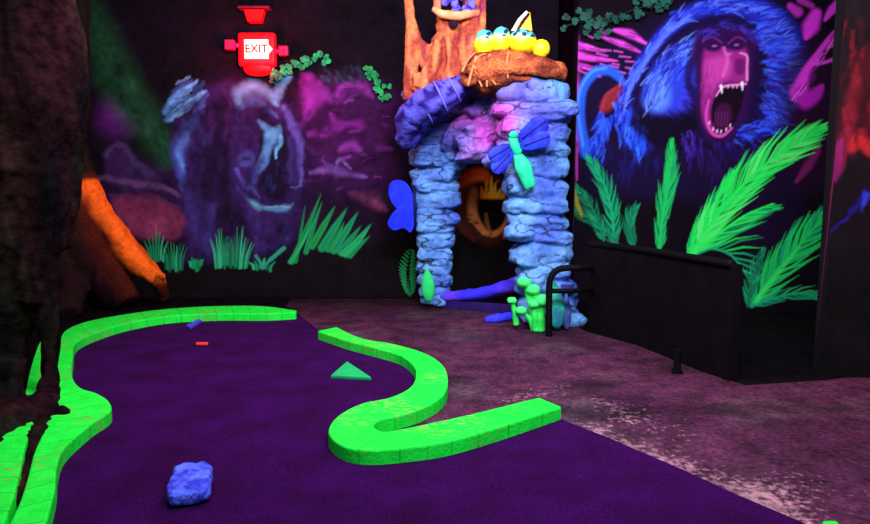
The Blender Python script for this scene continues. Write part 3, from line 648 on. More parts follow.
# lintel: long tilted slabs between the pillars
random.seed(21)
for (u0, v0, u1, v1, th) in ((452,150,474,122,13),(462,158,500,152,12),(466,150,512,130,18),(470,135,515,118,16),(455,132,490,112,14),(470,112,520,104,18),(450,108,500,98,18),(480,92,530,92,16),(448,120,470,104,10),(500,142,525,120,14),(462,142,486,138,14),(430,112,470,92,15),(478,156,505,140,14),(495,165,512,158,10)):
    um = (u0+u1)/2; Y = YLP+(YRP-YLP)*(um-435)/106
    a = P(u0, v0, Y+.1); c = P(u1, v1, Y-.1); m_ = (a+c)/2; d = c-a
    R = Matrix.Rotation(math.atan2(d.y, d.x), 3, 'Z') @ Matrix.Rotation(-math.atan2(d.z, math.hypot(d.x, d.y)), 3, 'Y')
    b.ball(m_, (d.length/2*1.15, .30, th*S(Y)*.62), R, .75, 26, 12, .2, 2)
rock = b.build('rock_arch', vmat('painted_rock', .75, bump=.7, bscale=14, spec=.2, grain=.18, gscale=16))
remesh(rock, .013, lambda p: .010*NZ(p, 5)+.010*NZ((p[0]*.5, p[1]*.5, p[2]*2.3), 6)+.002*NZ(p, 22), 2)
for v in rock.data.vertices: v.co.z = max(v.co.z, .001)
pc = P(482, 128, 7.9)
def rockp(p, n):
    d = math.hypot((p.x-pc.x)/.42, (p.z-pc.z)/.50)
    base = lin((104,166,222)); dk = lin((66,98,190)); pk = lin((186,74,182)); lv = lin((148,112,214))
    t = min(1, max(0, .5+1.3*NZ(p, 2.2, 7))); c = base*(1-t)+dk*t
    k = min(1, max(0, 1.25-d+.5*NZ(p, 3, 30))); c = c*(1-k)+(pk if k > 1.2 else pk*k+lv*(1-k))*k
    up = min(1, max(0, (p.z-1.9)/.7))*min(1, max(0, .7+1.2*NZ(p, 2.5, 60))); c = c*(1-.55*up)+lin((112,72,190))*.55*up
    lf = min(1, max(0, (p.z-1.6)/.6))*(1 if p.x < .15 else 0); c = c*(1-.5*lf)+lin((62,58,190))*.5*lf
    s = abs(NZ((p.x*.7, p.y*.7, p.z*2.6), 3.1, 90)+.25*NZ(p, 8, 5)); 
    if s < .035: c = c*.22            # black brush lines
    return c
paint(rock, rockp)
tag(rock, 'blue and purple layered rock archway with two pillars', 'rock arch')

# banded log across the upper left shoulder
lg = empty('fallen_log', P(430,118,8.0))
pts = smooth_pts([P(408,142,8.0),P(413,118,7.75),P(432,102,7.5),P(454,90,7.42),P(470,80,7.4)], 8)
n_ = len(pts); logm = vmat('log_paint', .7, bump=.6, bscale=30, grain=.2)
o = MB().tube(pts, [.10+.09*math.sin(math.pi*min(1,(i+4)/n_)) for i in range(n_)], 18, wob=.2).build('trunk', logm, lg)
paint(o, lambda p, n: lin((96,92,226)) if NZ((p.x*.6+p.z*.8, p.y, (p.z-p.x)*3), 5) > -.02 else lin((38,22,110)))
for t0 in (.25, .42, .58, .74):
    i = int(t0*n_); q = pts[i]; d = (pts[i+1]-pts[i-1]).normalized(); a = Vector((0,1,0)); c_ = d.cross(a).normalized(); rr = .004+.10+.09*math.sin(math.pi*min(1,(i+4)/n_))
    ring_ = [q+(a*math.cos(t)+c_*math.sin(t))*rr for t in np.linspace(0, 2*math.pi, 18)]
    MB().tube(ring_, .012, 8).build('band', mat('log_band', (120,110,236), .7, .3), lg)
tag(lg, 'blue violet ribbed log slanting up the left shoulder of the rock arch', 'log')

# ------------------------------------------------------------------ orange stump on the arch
sb = P(446, 84, 7.75)
stp = empty('tree_stump', sb)
ow = vmat('stump_paint', .7, bump=.8, bscale=22, grain=.2, gscale=24)
b = MB(); Y = 7.75
b.tube(smooth_pts([P(430,98,Y),P(436,80,Y),P(441,60,Y),P(447,40,Y),P(450,24,Y),P(450,14,Y)], 6), [.27,.25,.23,.18,.18,.17,.17,.17,.17,.17,.17,.17,.17,.17,.17,.17,.16,.16,.16,.15,.15,.15,.15,.15,.15,.15,.15,.15,.15,.15,.15][:31], 18, wob=.25)
b.tube(smooth_pts([P(462,86,Y-.06),P(466,62,Y-.06),P(470,40,Y-.05),P(472,20,Y),P(476,-10,Y),P(480,-40,Y)], 6), [.18]*10+[.16]*10+[.13]*11, 16, wob=.15)
for (a_, r_) in (([(420,90),(430,74),(436,56),(438,40)],.10),([(452,84),(452,66),(450,50),(446,36)],.08),([(470,80),(476,60),(480,38),(483,10),(485,-20)],.05),([(458,84),(460,60),(458,44)],.05),([(444,98),(446,80),(450,66)],.09),([(424,96),(420,84),(416,74)],.08)):
    pp = smooth_pts([P(u, v, Y-.16) for u, v in a_], 6); b.tube(pp, [r_*(1-.5*i/len(pp)) for i in range(len(pp))], 12, wob=.2)
b.tube(smooth_pts([P(412,100,Y),P(411,76,Y),P(412,50,Y),P(410,20,Y),P(408,-10,Y),P(406,-40,Y)], 6), [.10-.075*i/30 for i in range(31)], 12, wob=.15)
b.tube(smooth_pts([P(411,20,Y),P(416,40,Y),P(424,50,Y),P(434,62,Y)], 6), [.05+.05*i/18 for i in range(19)], 12)
b.tube(smooth_pts([P(412,44,Y),P(420,56,Y),P(430,72,Y)], 6), [.05]*13, 10)
o = b.build('trunk', ow, stp); remesh(o, .014, lambda p: .016*NZ((p.x*2.5, p.y*2.5, p.z*.5), 6)+.022*abs(NZ((p.x*2.5, p.y*2.5, p.z*.7), 3.2, 9))+.005*NZ(p, 20), 1)
orA, orB, orC = lin((222,124,74)), lin((160,66,48)), lin((140,48,70))
def stumpp(p, n):
    t = min(1, max(0, .45+2.4*NZ((p.x*3, p.y*3, p.z*.8), 3.6))); c = orA*(1-t)+orB*t
    k = min(1, max(0, 2.2*NZ(p, 5, 20)-.3)); return c*(1-k)+orC*k
paint(o, stumpp)
hol = mat('hollow_black', (40,10,30), .9, .3)
MB().ball(P(453.5,23,Y-.185), (.055,.03,.055), None, .8, 16, 10, .1).build('knot_hole', hol, stp)
rim = smooth_pts([P(434,9,Y-.13),P(442,14,Y-.2),P(456,16,Y-.22),P(470,14,Y-.2),P(480,13,Y-.1)], 6)
MB().tube(rim, [.03+.02*math.sin(math.pi*i/24) for i in range(25)], 12, wob=.2).build('rim', mat('cream_wood', (246,178,120), .7, .2, rgb2=(226,128,86)), stp)
MB().tube(smooth_pts([P(436,12,Y-.08),P(438,0,Y-.06),P(436,-30,Y)], 6), .05, 10, wob=.2).build('branch', mat('stump_wood', (226,134,92), .7, .4, rgb2=(176,80,70)), stp)
tag(stp, 'orange gnarled tree stump standing on the left top of the rock arch', 'tree stump')
# blue violet crystals in the stump mouth
b = MB(); random.seed(4)
for k in range(16):
    u = random.uniform(444,474); v = random.uniform(-14,10); b.ball(P(u, v, Y-.16+random.uniform(-.02,.04)), (.045,.03,.05), Matrix.Rotation(random.uniform(-1,1),3,'Y'), .8, 12, 8, .3)
o = b.build('blue_fungus', mat('violet_fungus', (120,120,246), .6, .6, 16, rgb2=(60,26,160), bump=.6)); tag(o, 'blue violet lumpy growth sitting in the top of the orange stump', 'growth')

# ------------------------------------------------------------------ nest and eggs
YN = 7.35; nc = P(511, 74, YN)
nst = empty('nest', P(511, 88, YN)); random.seed(9)
b = MB()
for k in range(34):
    ph = random.uniform(0, 6.28); L_ = random.uniform(.8, 2.0); zz = random.uniform(-.12, .07); rr = .40+.07*math.sin(math.pi*(zz+.13)/.2)+random.uniform(-.03, .02)
    pp = []
    for i in range(14):
        t = ph+L_*i/13; tx = nc.x+.02+rr*1.2*math.cos(t); pp.append(Vector((tx, nc.y+rr*.72*math.sin(t), nc.z+zz*(1-.25*math.cos(t))+.03*math.sin(t*3+k)+.03)))
    b.tube(pp, [.035*math.sin(math.pi*(i+1.5)/16)+.012 for i in range(14)], 8)
b.ball(nc+Vector((.10,0,.04)), (.48,.33,.17), Matrix.Rotation(.10,3,'Y'), .85, 30, 14, .15)
b.ball(nc+Vector((-.17,-.03,0)), (.32,.32,.24), None, .85, 30, 14, .15)
o = b.build('woven_bowl', vmat('nest_paint', .8, bump=1, bscale=40, grain=.3, gscale=40), nst); remesh(o, .012, lambda p: .014*NZ(p, 9)+.006*NZ(p, 24), 1)
nA, nB, nC = lin((204,106,58)), lin((128,48,34)), lin((86,26,28))
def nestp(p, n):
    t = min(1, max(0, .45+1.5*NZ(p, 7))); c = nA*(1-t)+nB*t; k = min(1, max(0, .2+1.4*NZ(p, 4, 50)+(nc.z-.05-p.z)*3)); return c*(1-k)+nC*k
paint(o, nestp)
twm = mat('pale_root', (222,136,84), .7, .3)
for a_ in ([(468,86),(474,64),(480,56),(486,54)],[(476,56),(475,66),(478,78),(482,87)],[(490,54),(489,66),(490,76),(496,85)],[(490,76),(487,82),(487,87)],[(509,52),(507,62),(508,79)],[(462,72),(468,60),(476,52)]):
    pp = smooth_pts([P(u, v, YN-.36+.0035*abs(u-505)) for u, v in a_], 5); MB().tube(pp, [.016-.008*i/len(pp) for i in range(len(pp))], 8).build('hanging_root', twm, nst)
tag(nst, 'brown twiggy nest on the top right of the rock arch', 'nest')
def egg_mat():
    m = bpy.data.materials.new('speckled_egg'); m.use_nodes = True; N = m.node_tree.nodes; L = m.node_tree.links; b_ = N['Principled BSDF']; b_.inputs['Roughness'].default_value = .45
    a = N.new('ShaderNodeAttribute'); a.attribute_name = 'paint'; tc = N.new('ShaderNodeTexCoord'); v = N.new('ShaderNodeTexVoronoi'); v.inputs['Scale'].default_value = 17; L.new(tc.outputs['Object'], v.inputs['Vector'])
    lt = N.new('ShaderNodeMath'); lt.operation = 'LESS_THAN'; lt.inputs[1].default_value = .46; L.new(v.outputs['Distance'], lt.inputs[0])
    sp_ = N.new('ShaderNodeSeparateXYZ'); L.new(a.outputs['Color'], sp_.inputs[0]); lt2 = N.new('ShaderNodeMath'); lt2.operation = 'LESS_THAN'; lt2.inputs[1].default_value = .6; L.new(sp_.outputs[0], lt2.inputs[0])
    mm = N.new('ShaderNodeMath'); mm.operation = 'MULTIPLY'; L.new(lt.outputs[0], mm.inputs[0]); L.new(lt2.outputs[0], mm.inputs[1])
    mx = N.new('ShaderNodeMix'); mx.data_type = 'RGBA'; L.new(mm.outputs[0], mx.inputs['Factor']); L.new(a.outputs['Color'], mx.inputs[6]); mx.inputs[7].default_value = (*lin((20,50,90)), 1)
    L.new(mx.outputs[2], b_.inputs['Base Color']); return m
EM = egg_mat(); yl, bl_ = lin((250,226,24)), lin((84,190,170))
for (u, v, r, rz, lab) in ((484,43,.11,.14,'yellow egg with blue speckled cap, leftmost in the nest'),(501,41,.105,.15,'yellow egg with blue speckled cap, second from left in the nest'),(522,42,.155,.135,'broad yellow egg with speckled cap under the shell shard in the nest'),(541,49,.095,.10,'small plain yellow egg at the right end of the nest')):
    plain = 'plain' in lab; c = P(u, v, YN-.12)
    o = MB().ball((0,0,0), (r, r, rz), Matrix.Rotation(.1,3,'Y'), 1, 28, 18, .05).build('egg', EM); o.location = c
    paint(o, lambda p, n, c=c, rz=rz: yl if plain else yl*(1-min(1, max(0, ((p.z-c.z)/rz-.05)*2.6+.6*NZ(p, 11))))+bl_*min(1, max(0, ((p.z-c.z)/rz-.05)*2.6+.6*NZ(p, 11)))); tag(o, lab, 'egg', 'eggs in the nest')
sh = empty('shell_shard', P(522, 29, YN-.15)); q = lambda u, v, d=0: P(u, v, YN-.15+d)
MB().prism([q(513,30),q(519,20),q(526,12),q(530,13),q(532,31),q(522,33)], (0,-.02,0), (0,.05,0)).build('shell', mat('yellow_shell', (250,220,40), .5, .2, rgb2=(240,170,24)), sh, smooth=False, bevel=.006)
MB().prism([q(511,31,-.02),q(518,19,-.02),q(526,11,-.02),q(528,13,-.02),q(520,22,-.02),q(515,31,-.02)], (0,-.02,0), (0,.015,0)).build('white_edge', mat('shell_edge', (246,220,190), .5, .2), sh, smooth=False)
MB().prism([q(516,31,-.035),q(521,22,-.035),q(528,12.5,-.035),q(530,14,-.035),q(524,22,-.035),q(518,31,-.035)], (0,-.012,0), (0,.01,0)).build('black_edge', hol, sh, smooth=False)
tag(sh, 'pointed yellow broken shell piece with a black and white edge above the eggs', 'egg shell')

# ------------------------------------------------------------------ dragonfly
Yd = YRP-.40; df = empty('dragonfly', P(518,150,Yd)); dgm = mat('dragonfly_green', (40,226,160), .5, .3, 10, rgb2=(30,190,120))
MB().tube(smooth_pts([P(516,153,Yd),P(520,160,Yd-.02),P(525,172,Yd-.02),P(530,186,Yd),P(531,188,Yd)], 6), list(np.interp(np.linspace(0,1,25),[0,.15,.4,.8,1],[.035,.05,.09,.06,.01])), 14, up=(0,1,0), flat=.5).build('abdomen', dgm, df)
MB().tube(smooth_pts([P(513,138,Yd),P(515,146,Yd-.03),P(518,153,Yd)], 6), .05, 12, up=(0,1,0), flat=.8).build('thorax', dgm, df)
MB().ball(P(513.5,135,Yd-.03), (.048,.035,.04)).build('head', dgm, df)
wm = mat('wing_blue', (34,60,240), .5, .5, 9, rgb2=(30,30,150)); vm = mat('wing_vein', (18,20,90), .6, .2)
for root, tip, wd in (((519,141),(547,120),.11),((521,147),(550,136),.10),((511,146),(489,159),.09),((512,152),(493,172),.09)):
    a = P(*root, Yd-.02); c = P(*tip, Yd-.10 if tip[0] > 520 else Yd-.08); pp = [lerp(a, c, t) for t in np.linspace(0, 1, 13)]
    wg = MB().tube(pp, list(np.interp(np.linspace(0,1,13),[0,.2,.7,.92,1],[.03,.7*wd,wd,.7*wd,.15*wd])), 14, up=(0,1,0), flat=.18).build('wing', wm, df)
    MB().tube([lerp(a, c, t)+Vector((0,-wd*.18,0)) for t in np.linspace(.1, .95, 6)], .007, 6).build('vein', vm, df)
tag(df, 'green bodied blue winged dragonfly on the right rock pillar', 'dragonfly')

# blue butterfly shape beside left pillar
Yf = 8.35; bf = empty('butterfly', P(402,206,Yf)); bm_ = mat('butterfly_blue', (20,50,250), .6, .3, 9, rgb2=(16,30,200))
up_ = smooth_pts([q_ for q_ in (P(413,206,Yf),P(412,192,Yf),P(405,182,Yf),P(396,180,Yf),P(390,184,Yf),P(389,194,Yf),P(393,204,Yf),P(400,209,Yf))], 5, True)
lo_ = smooth_pts([P(414,205,Yf),P(400,207,Yf),P(392,214,Yf),P(388,224,Yf),P(394,230,Yf),P(404,228,Yf),P(411,232,Yf),P(415,220,Yf)], 5, True)
MB().prism(up_, (0,-.02,0), (0,.02,0)).build('upper_wing', bm_, bf, bevel=0, angle=40); MB().prism(lo_, (0,-.035,0), (0,.005,0)).build('lower_wing', bm_, bf, angle=40)
MB().tube([P(414,184,Yf-.03),P(415,206,Yf-.04),P(415,232,Yf-.03)], [.012,.022,.01], 10).build('body', mat('butterfly_body', (16,16,70), .6), bf)
tag(bf, 'solid bright blue butterfly fixed to the left side of the left rock pillar', 'butterfly')

# leaves at the foot of the left pillar
def leaf_mesh(a, c, wd, th=.02, bend=0.0, n=13):
    a = Vector(a); c = Vector(c); pp = [lerp(a, c, t)+Vector((0, -bend*math.sin(math.pi*t), 0)) for t in np.linspace(0, 1, n)]
    return MB().tube(pp, [max(.004, wd*math.sin(math.pi*(t**.8))**.8) for t in np.linspace(0.02, .99, n)], 14, up=(0,1,0), flat=th/wd)
fl = empty('fern_leaf', F(411,297,0)); fm = mat('fern_green', (26,150,76), .7, .3)
Yl = F(411,297,0).y
pp = smooth_pts([P(410,297,Yl)+Vector((0,0,0)),P(408,275,Yl),P(412,246,Yl)], 8)
MB().tube(pp, [.016-.010*i/16 for i in range(17)], 8).build('midrib', fm, fl)
for i in range(1, 15):
    q0 = pp[i]; l = .17*math.sin(math.pi*min(1,(i+1)/15.5))**.6
    for sd in (-1, 1): leaf_mesh(q0, q0+Vector((sd*l*.75, -.03, l*.75)), .02, .008, 0, 7).build('leaflet', fm, fl)
tag(fl, 'dark green serrated fern leaf standing left of the left rock pillar', 'leaf')
gm2 = mat('smooth_leaf_green', (40,214,104), .6, .25)
o = leaf_mesh(P(429,302,8.0), P(427,268,8.0), .085, .035).build('smooth_leaf', gm2)
o.location.z += .0; tag(o, 'smooth bright green pointed leaf at the foot of the left rock pillar', 'leaf')

# blue curbs in the doorway
rail = vmat('blue_rail_paint', .6, bump=.4, bscale=20, grain=.15)
pp = smooth_pts([P(426,300,8.5),P(445,297,8.35),P(478,294,8.1),P(506,287,7.9),P(524,281,7.8)], 8); n_ = len(pp)
o = MB().tube(pp, [.075+.04*i/n_ for i in range(n_)], 14, up=(0,0,1), flat=.8, wob=.2).build('threshold_log', rail)
for v in o.data.vertices: v.co.z = max(v.co.z, .007)
paint(o, lambda p, n: lin((60,50,236))*(1-max(0,min(1,.3+2*NZ(p,2.4))))+lin((150,90,230))*max(0,min(1,.3+2*NZ(p,2.4))))
tag(o, 'long blue violet log lying across the foot of the arch opening', 'log')
b = MB(); b.prism([Vector((p.x,p.y,0)) for p in (P(424,300,8.42),P(480,300,8.05),P(520,300,7.85),P(520,300,7.90),P(480,300,8.10),P(424,300,8.47))], (0,0,.002), (0,0,.12))
o = b.build('threshold_board', mat('indigo_board', (42,18,92), .8, .3), bevel=.01, angle=40); tag(o, 'dark indigo riser board under the blue violet doorway log', 'board')
pp = smooth_pts([F(485,320,.03),F(496,319,.04),F(508,317,.045),F(520,315,.045)], 6)
o = MB().tube(pp, [.03,.045,.05,.052,.055,.055,.055,.055,.055,.055,.055,.055,.055,.055,.055,.055,.055,.055,.05][:len(pp)], 14, wob=.25).build('short_log', rail)
for v in o.data.vertices: v.co.z = max(v.co.z, .007)
paint(o, lambda p, n: lin((56,60,240))); tag(o, 'short bright blue log on the floor left of the green mushrooms', 'log')

# green mushrooms on pillar foot
mg, mg2 = mat('mushroom_green', (60,240,90), .6, .3, 12, rgb2=(30,200,70)), mat('mushroom_cap', (70,250,120), .6, .2, 12)
Yq = 6.92
specs = [([(537,331),(533,312),(527,288),(524,283)],.035,.062,'tall lime green mushroom, the left of the two tallest at the right pillar'),
         ([(538,331),(537,306),(533,290)],.035,.062,'tall lime green mushroom, the right of the two tallest at the right pillar'),
         ([(541,331),(541,316),(543,301)],.04,.075,'broad lime green mushroom nearest the black handrail post'),
         ([(534,331),(530,320),(521,311)],.028,.05,'small lime green mushroom leaning left low at the right pillar'),
         ([(516,325),(515,314),(512,301)],.028,.042,'thin lime green mushroom standing leftmost of the cluster'),
         ([(536,331),(535,316),(534,304)],.034,.055,'short lime green mushroom in the middle of the cluster')]
for k, (path, r, R_, lab) in enumerate(specs):
    Yk = Yq-.02*(k % 3)+(.05 if k == 4 else 0); r *= 1.25; R_ *= 1.25; a = P(*path[0], Yk); e = empty('mushroom', (a.x, a.y, max(.006, a.z)))
    pp = smooth_pts([P(u, v, Yk) for u, v in path], 6); pp[0].z = max(.007, pp[0].z)
    for p_ in pp: p_.z = max(p_.z, .007)
    MB().tube(pp, [r*(1-.35*i/len(pp)) for i in range(len(pp))], 12, wob=.15).build('stem', mg, e)
    MB().ball(pp[-1]+Vector((0,0,.005)), (R_,R_,R_*.7), None, .9, 20, 12, .12).build('cap', mg2, e)
    tag(e, lab, 'mushroom', 'green mushrooms at the right pillar')
o = leaf_mesh(P(557,329,6.86), P(554,281,6.9), .10, .05).build('painted_leaf', mat('cyan_leaf', (30,200,120), .6, .4, 9, rgb2=(40,120,140))); 
for v in o.data.vertices: v.co.z = max(v.co.z, .007)
tag(o, 'teal green pointed leaf behind the black handrail at the right pillar', 'leaf')
o = leaf_mesh(P(567,330,6.9), P(566,292,6.94), .05, .04).build('painted_leaf', mat('blue_grey_leaf', (70,90,160), .6, .4, 9, rgb2=(40,60,110)))
for v in o.data.vertices: v.co.z = max(v.co.z, .007)
tag(o, 'narrow blue grey leaf at the right side of the right pillar foot', 'leaf')

# ------------------------------------------------------------------ handrail, barrier, stub post
blk = mat('black_metal', (8,7,9), .7, .3, 20, spec=.08); bar = mat('black_barrier_panel', (15,8,13), .9, .4, 6, rgb2=(8,6,8), spec=.05)
hr = empty('handrail', F(549,336,.006)); Yh = hr.location.y
MB().tube(smooth_pts([F(549,336,.006)+Vector((0,0,0)),P(549,318,Yh),P(549,296,Yh),P(550,280,Yh),P(556,271,Yh),P(566,268,Yh),P(580,268,Yh),P(592,268,Yh+.22)], 6), .034, 12).build('bent_pipe', blk, hr)
MB().tube([P(549,291,Yh),P(572,291,Yh),P(592,290,Yh+.22)], .026, 12).build('cross_rail', blk, hr)
tag(hr, 'black bent pipe handrail in front of the right rock pillar', 'handrail')
br = empty('barrier', F(650,350,0)); base = smooth_pts([F(588,330),F(612,336),F(645,347),F(690,366),F(728,382)], 8); H = .93
b = MB(); n_ = len(base); vs = []
for i, p in enumerate(base):
    t = (base[min(i+1,n_-1)]-base[max(i-1,0)]).normalized(); nn = Vector((-t.y,t.x,0)); 
    for off, z in ((0,.001),(.0,H),(.08,H),(.08,.001)): vs.append(Vector((p.x,p.y,z))+nn*off)
fs = [(i*4+j,i*4+(j+1)%4,(i+1)*4+(j+1)%4,(i+1)*4+j) for i in range(n_-1) for j in range(4)]+[(0,1,2,3),((n_-1)*4+3,(n_-1)*4+2,(n_-1)*4+1,(n_-1)*4)]
b.add(vs, fs).build('panel', bar, br, smooth=False)
MB().tube([Vector((p.x,p.y+.03,H+.0)) for p in base], .035, 12).build('top_rail', blk, br)
tag(br, 'waist high black curved barrier between the rock pillar and the palm mural', 'barrier')
c = F(677,373,.006); b = MB(); b.tube([c, c+Vector((0,0,.02)), c+Vector((0,0,.021)), c+Vector((0,0,.20))], [.045,.045,.03,.028], 14)
tag(b.build('stub_post', blk, angle=40), 'short black stub post standing on the concrete in front of the barrier', 'post')

# ------------------------------------------------------------------ near tree trunk with roots
bark = vmat('bark_paint', .95, bump=1.0, bscale=18, spec=.03, grain=.35, gscale=14)
def bark_disp(p): 
    return .045*NZ((p.x*1.6, p.y*1.6, p.z*.28), 3.4)+.022*NZ((p.x*2.4, p.y*2.4, p.z*.35), 8)+.006*NZ(p, 30)
tb = F(0, 425, 0)
b = MB()
def T(pts, rads, Y=None, k=6, **kw):
    pp = smooth_pts(pts, k); b.tube(pp, list(np.interp(np.linspace(0,1,len(pp)), np.linspace(0,1,len(rads)), rads)), 16, wob=.2, **kw)
Yt = 4.6
T([P(-36,470,Yt),P(-38,420,Yt),P(-33,345,Yt),P(-25,290,Yt),P(-12,200,Yt),P(-2,80,Yt),P(-12,-40,Yt),P(-30,-150,Yt)], [.40,.38,.38,.42,.44,.42,.42,.5])
T([P(25,300,Yt-.05),P(28,200,Yt),P(34,100,Yt),P(28,0,Yt),P(20,-120,Yt)], [.16,.26,.28,.26,.30])
T([P(50,250,Yt+.1),P(52,160,Yt+.1),P(62,80,Yt+.1),P(46,0,Yt+.1),P(34,-80,Yt+.1)], [.14,.18,.17,.20,.2])
# thin root descending to the notch in the kerb
n1 = F(50,424,0)
T([P(30,230,Yt),P(44,290,Yt),P(49,340,Yt-.02),P(49,385,Yt-.12),F(44,408,.07),F(36,426,.05)], [.18,.10,.052,.05,.075,.05])
T([F(40,402,.06),F(52,410,.085),F(63,412,.10),F(70,413,.098)], [.08,.06,.032,.010])
T([F(46,404,.05),F(20,420,.07),F(-10,438,.07),F(-50,462,.05)], [.09,.11,.12,.10])
T([F(44,408,.05),F(40,424,.06),F(32,452,.04),F(20,490,.03),F(8,514,.02)], [.07,.06,.045,.035,.02])
T([P(0,360,Yt-.2),P(0,400,Yt-.3),F(-8,440,.05),F(-30,480,.02)], [.16,.14,.10,.06])
T([P(8,290,Yt),P(3,350,Yt-.05),P(2,400,Yt-.1),F(-6,436,.05)], [.18,.12,.09,.10])
T([P(-40,360,Yt-.2),F(-60,450,.04),F(-110,520,.02)], [.2,.16,.08])
tr = b.build('jungle_tree', bark); remesh(tr, .022, bark_disp, 1)
for v in tr.data.vertices: v.co.z = max(v.co.z, .002)
for v in tr.data.vertices: v.co.z = min(v.co.z, 4.69)
k1, k2, k3, k4 = lin((44,27,22)), lin((36,14,20)), lin((27,30,20)), lin((14,10,13))
def barkp(p, n):
    t = min(1, max(0, .5+1.4*NZ((p.x*1.5,p.y*1.5,p.z*.4), 3, 4))); c = k4*(1-t)+k2*t
    a = min(1, max(0, 1.8*NZ((p.x,p.y,p.z*.3), 2.2, 44))); c = c*(1-a)+k1*a
    g = min(1, max(0, 1.8*NZ((p.x,p.y,p.z*.4), 2.6, 88)-.1)); return c*(1-g)+k3*g
paint(tr, barkp); tag(tr, 'huge dark brown tree trunk with roots at the left edge', 'tree')

# far tree with orange buttress root
b = MB(); Y2 = 8.3
T([P(40,320,Y2),P(42,250,Y2),P(52,170,Y2),P(60,90,Y2),P(46,0,Y2),P(36,-90,Y2)], [.62,.55,.40,.32,.34,.4])
T([P(64,110,Y2),P(72,50,Y2),P(70,-20,Y2),P(66,-90,Y2)], [.2,.2,.2,.22])
T([P(78,150,Y2),P(92,196,Y2),P(112,232,Y2),P(136,262,Y2),P(152,275,Y2+.05),F(166,300,.06)], [.14,.14,.17,.17,.12,.05])
T([P(70,170,Y2),P(84,230,Y2),P(104,275,Y2-.02),F(128,304,.08)], [.3,.3,.28,.16])
T([P(128,256,Y2-.08),P(146,268,Y2-.08),P(160,274,Y2),P(166,279,Y2+.05)], [.10,.07,.05,.02])
T([P(136,262,Y2-.08),P(148,276,Y2-.1),P(154,283,Y2-.1)], [.08,.05,.02])
T([P(60,200,Y2-.1),P(66,270,Y2-.1),F(70,314,.06)], [.3,.25,.12])
t2 = b.build('buttress_tree', vmat('orange_bark', .9, bump=.7, bscale=22, spec=.03, grain=.14, gscale=20)); remesh(t2, .03, lambda p: bark_disp(p)*.6, 1)
for v in t2.data.vertices: v.co.z = min(4.69, max(v.co.z, .002))
orl = [P(u, v, Y2) for u, v in ((95,184),(112,216),(132,246),(148,264),(162,276))]; orl2 = [P(u, v, Y2) for u, v in ((126,246),(140,264),(152,278))]
def pdist(p, L_):
    d = 9
    for a, c in zip(L_[:-1], L_[1:]):
        dx, dz = c.x-a.x, c.z-a.z; t = max(0, min(1, ((p.x-a.x)*dx+(p.z-a.z)*dz)/(dx*dx+dz*dz))); d = min(d, math.hypot(p.x-a.x-t*dx, p.z-a.z-t*dz))
    return d
def butp(p, n):
    c = barkp(p, n)*.8; d = min(pdist(p, orl), pdist(p, orl2)+.03); d += .05*NZ((p.x*2, p.y*2, p.z), 4)
    if p.z > P(0,182,Y2).z: d += (p.z-P(0,182,Y2).z)*2
    k = max(0, min(1, 1-(d-.03)/.12)); r = max(0, min(1, 1-(d-.1)/.36)); c = c*(1-r)+lin((84,26,16))*r
    return c*(1-k)+lin((234,96,24))*k
paint(t2, butp); tag(t2, 'dark tree with an orange painted buttress root against the back wall', 'tree')

# ------------------------------------------------------------------ exit sign and fitting
Ye = YB-.10; ex = empty('exit_sign', P(257,70,Ye)); 
gl = mat('red_glow_housing', (255,10,16), .4, .1, emit=((255,4,10), 2.2))  # housing enlarged and glowing, with the lower ball, to carry the sign's red halo
b = MB(); cc = P(257.5,50,Ye); b.box(cc, (.50,.10,.44)); b.build('housing', gl, ex, smooth=False, bevel=.045)
b = MB(); b.ball(cc+Vector((0,.02,-.23)), (.20,.06,.11), None, .8, 20, 12); b.build('lower_glow', gl, ex)
pan = mat('lit_sign_face', (255,236,200), .4, .05, emit=((255,232,196), 1.9))
fy = cc.y-.053
MB().box((cc.x,fy,cc.z), (.32,.012,.25)).build('face', pan, ex, smooth=False, bevel=.003)
MB().prism([Vector((cc.x+.165,fy,cc.z+.06)),Vector((cc.x+.215,fy,cc.z)),Vector((cc.x+.165,fy,cc.z-.06))], (0,-.006,0), (0,.006,0)).build('arrow', pan, ex, smooth=False)
tx = bpy.data.curves.new('letters', 'FONT'); tx.body = 'EXIT'; tx.size = .15; tx.align_x = 'CENTER'; tx.align_y = 'CENTER'; tx.extrude = .003; tx.offset = .003
to = bpy.data.objects.new('letters', tx); C.objects.link(to); dg = bpy.context.evaluated_depsgraph_get(); me = bpy.data.meshes.new_from_object(to.evaluated_get(dg)); bpy.data.objects.remove(to)
me.materials.append(mat('letter_dark', (70,14,10), .6, .1)); to = bpy.data.objects.new('letters', me); C.objects.link(to)
me.transform(Matrix.Rotation(math.pi/2, 4, 'X')); to.parent = ex; to.location = Vector((cc.x,fy-.010,cc.z))-ex.location
pk = mat('lamp_head_pink', (190,30,90), .5, .3)
for sx, dz in ((-1,.06),(1,-.02)):
    h = cc+Vector((sx*.34,-.02,dz)); MB().tube([h+Vector((-sx*.12,0,-.01)), h+Vector((-sx*.02,0,0))], .03, 10).build('lamp_arm', pk, ex)
    MB().box(h+Vector((sx*.02,0,0)), (.13,.10,.13)).build('lamp_head', pk, ex, smooth=False, bevel=.02)
tag(ex, 'glowing red exit sign with cream face high above the rhinoceros painting', 'exit sign')
c2 = P(255,14,YB-.08); uf = empty('wall_fitting', c2)
MB().prism([c2+Vector((-.14,0,.05)),c2+Vector((.14,0,.05)),c2+Vector((.09,0,-.11)),c2+Vector((-.09,0,-.11))], (0,-.06,0), (0,.06,0)).build('red_lens', mat('red_lens', (230,10,20), .4, .2, emit=((230,4,12), .45)), uf, smooth=False, bevel=.012)
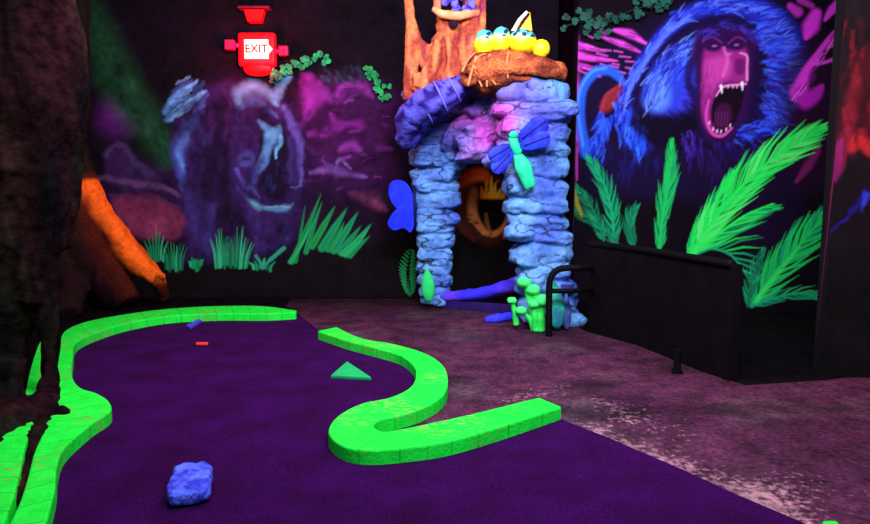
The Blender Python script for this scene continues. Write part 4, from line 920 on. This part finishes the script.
MB().box(c2+Vector((0,0,.075)), (.42,.14,.03)).build('top_plate', mat('fitting_plate', (120,20,50), .5, .3), uf, smooth=False, bevel=.006)
tag(uf, 'small red trapezoid wall fitting above the exit sign', 'wall fitting')
l = bpy.data.lights.new('sign_glow', 'POINT'); l.energy = 75; l.color = (1, .02, .05); l.shadow_soft_size = .1
lo = bpy.data.objects.new('sign_glow', l); C.objects.link(lo); lo.location = cc+Vector((0,-.35,-.1))

# ------------------------------------------------------------------ ivy
def ivy(name, path, Y, n, size, spread, col, col2, label, seed):
    random.seed(seed); iv = empty(name, P(*path[0], Y)); pp = smooth_pts([P(u, v, Y) for u, v in path], 8)
    m1 = mat('ivy_green', col, .6, .35, 12, rgb2=col2); MB().tube(pp, .010, 6).build('stem', mat('ivy_stem', (20,40,24), .8), iv)
    for k in range(n):
        q0 = pp[random.randrange(len(pp))]+Vector((random.gauss(0,spread), -random.uniform(.01,.06), random.gauss(0,spread)))
        an = random.uniform(0, 6.28); s = size*random.uniform(.7, 1.25); R = Matrix.Rotation(an, 3, 'Y') @ Matrix.Rotation(random.uniform(-.5,.5), 3, 'X')
        out = [(0,-.55),(.3,-.45),(.55,-.1),(.3,.05),(.35,.4),(.0,.62),(-.3,.4),(-.3,.05),(-.55,-.1),(-.3,-.45)]
        MB().prism([q0+R@Vector((x*s,0,z*s)) for x, z in out], R@Vector((0,-.004,0)), R@Vector((0,.004,0))).build('leaf', m1, iv, smooth=False)
    tag(iv, label, 'ivy')
ivy('ivy_vine', [(278,74),(290,70),(302,64),(314,58),(324,60)], YB-.025, 34, .075, .045, (44,190,110), (20,110,66), 'green ivy sprig at the wall top just right of the exit sign', 1)
ivy('ivy_vine', [(367,70),(374,78),(381,86),(385,97)], YB-.025, 22, .08, .035, (34,180,90), (20,110,60), 'small drooping green ivy sprig left of the rock arch', 2)
ivy('ivy_vine', [(270,80),(280,75)], YB-.025, 6, .06, .02, (60,80,70), (40,60,50), 'dull grey green ivy scrap touching the lower right of the exit sign', 3)
ivy('ivy_vine', [(566,26),(584,22),(602,26),(618,16),(640,8),(660,4),(672,-8)], YM-.03, 60, .085, .055, (24,84,66), (12,44,36), 'dim green ivy garland along the top of the baboon mural', 4)
ivy('ivy_vine', [(557,88),(560,98),(562,108)], YRP+.25, 12, .06, .03, (30,90,60), (16,50,36), 'little dark ivy tuft beside the top of the right rock pillar', 5)
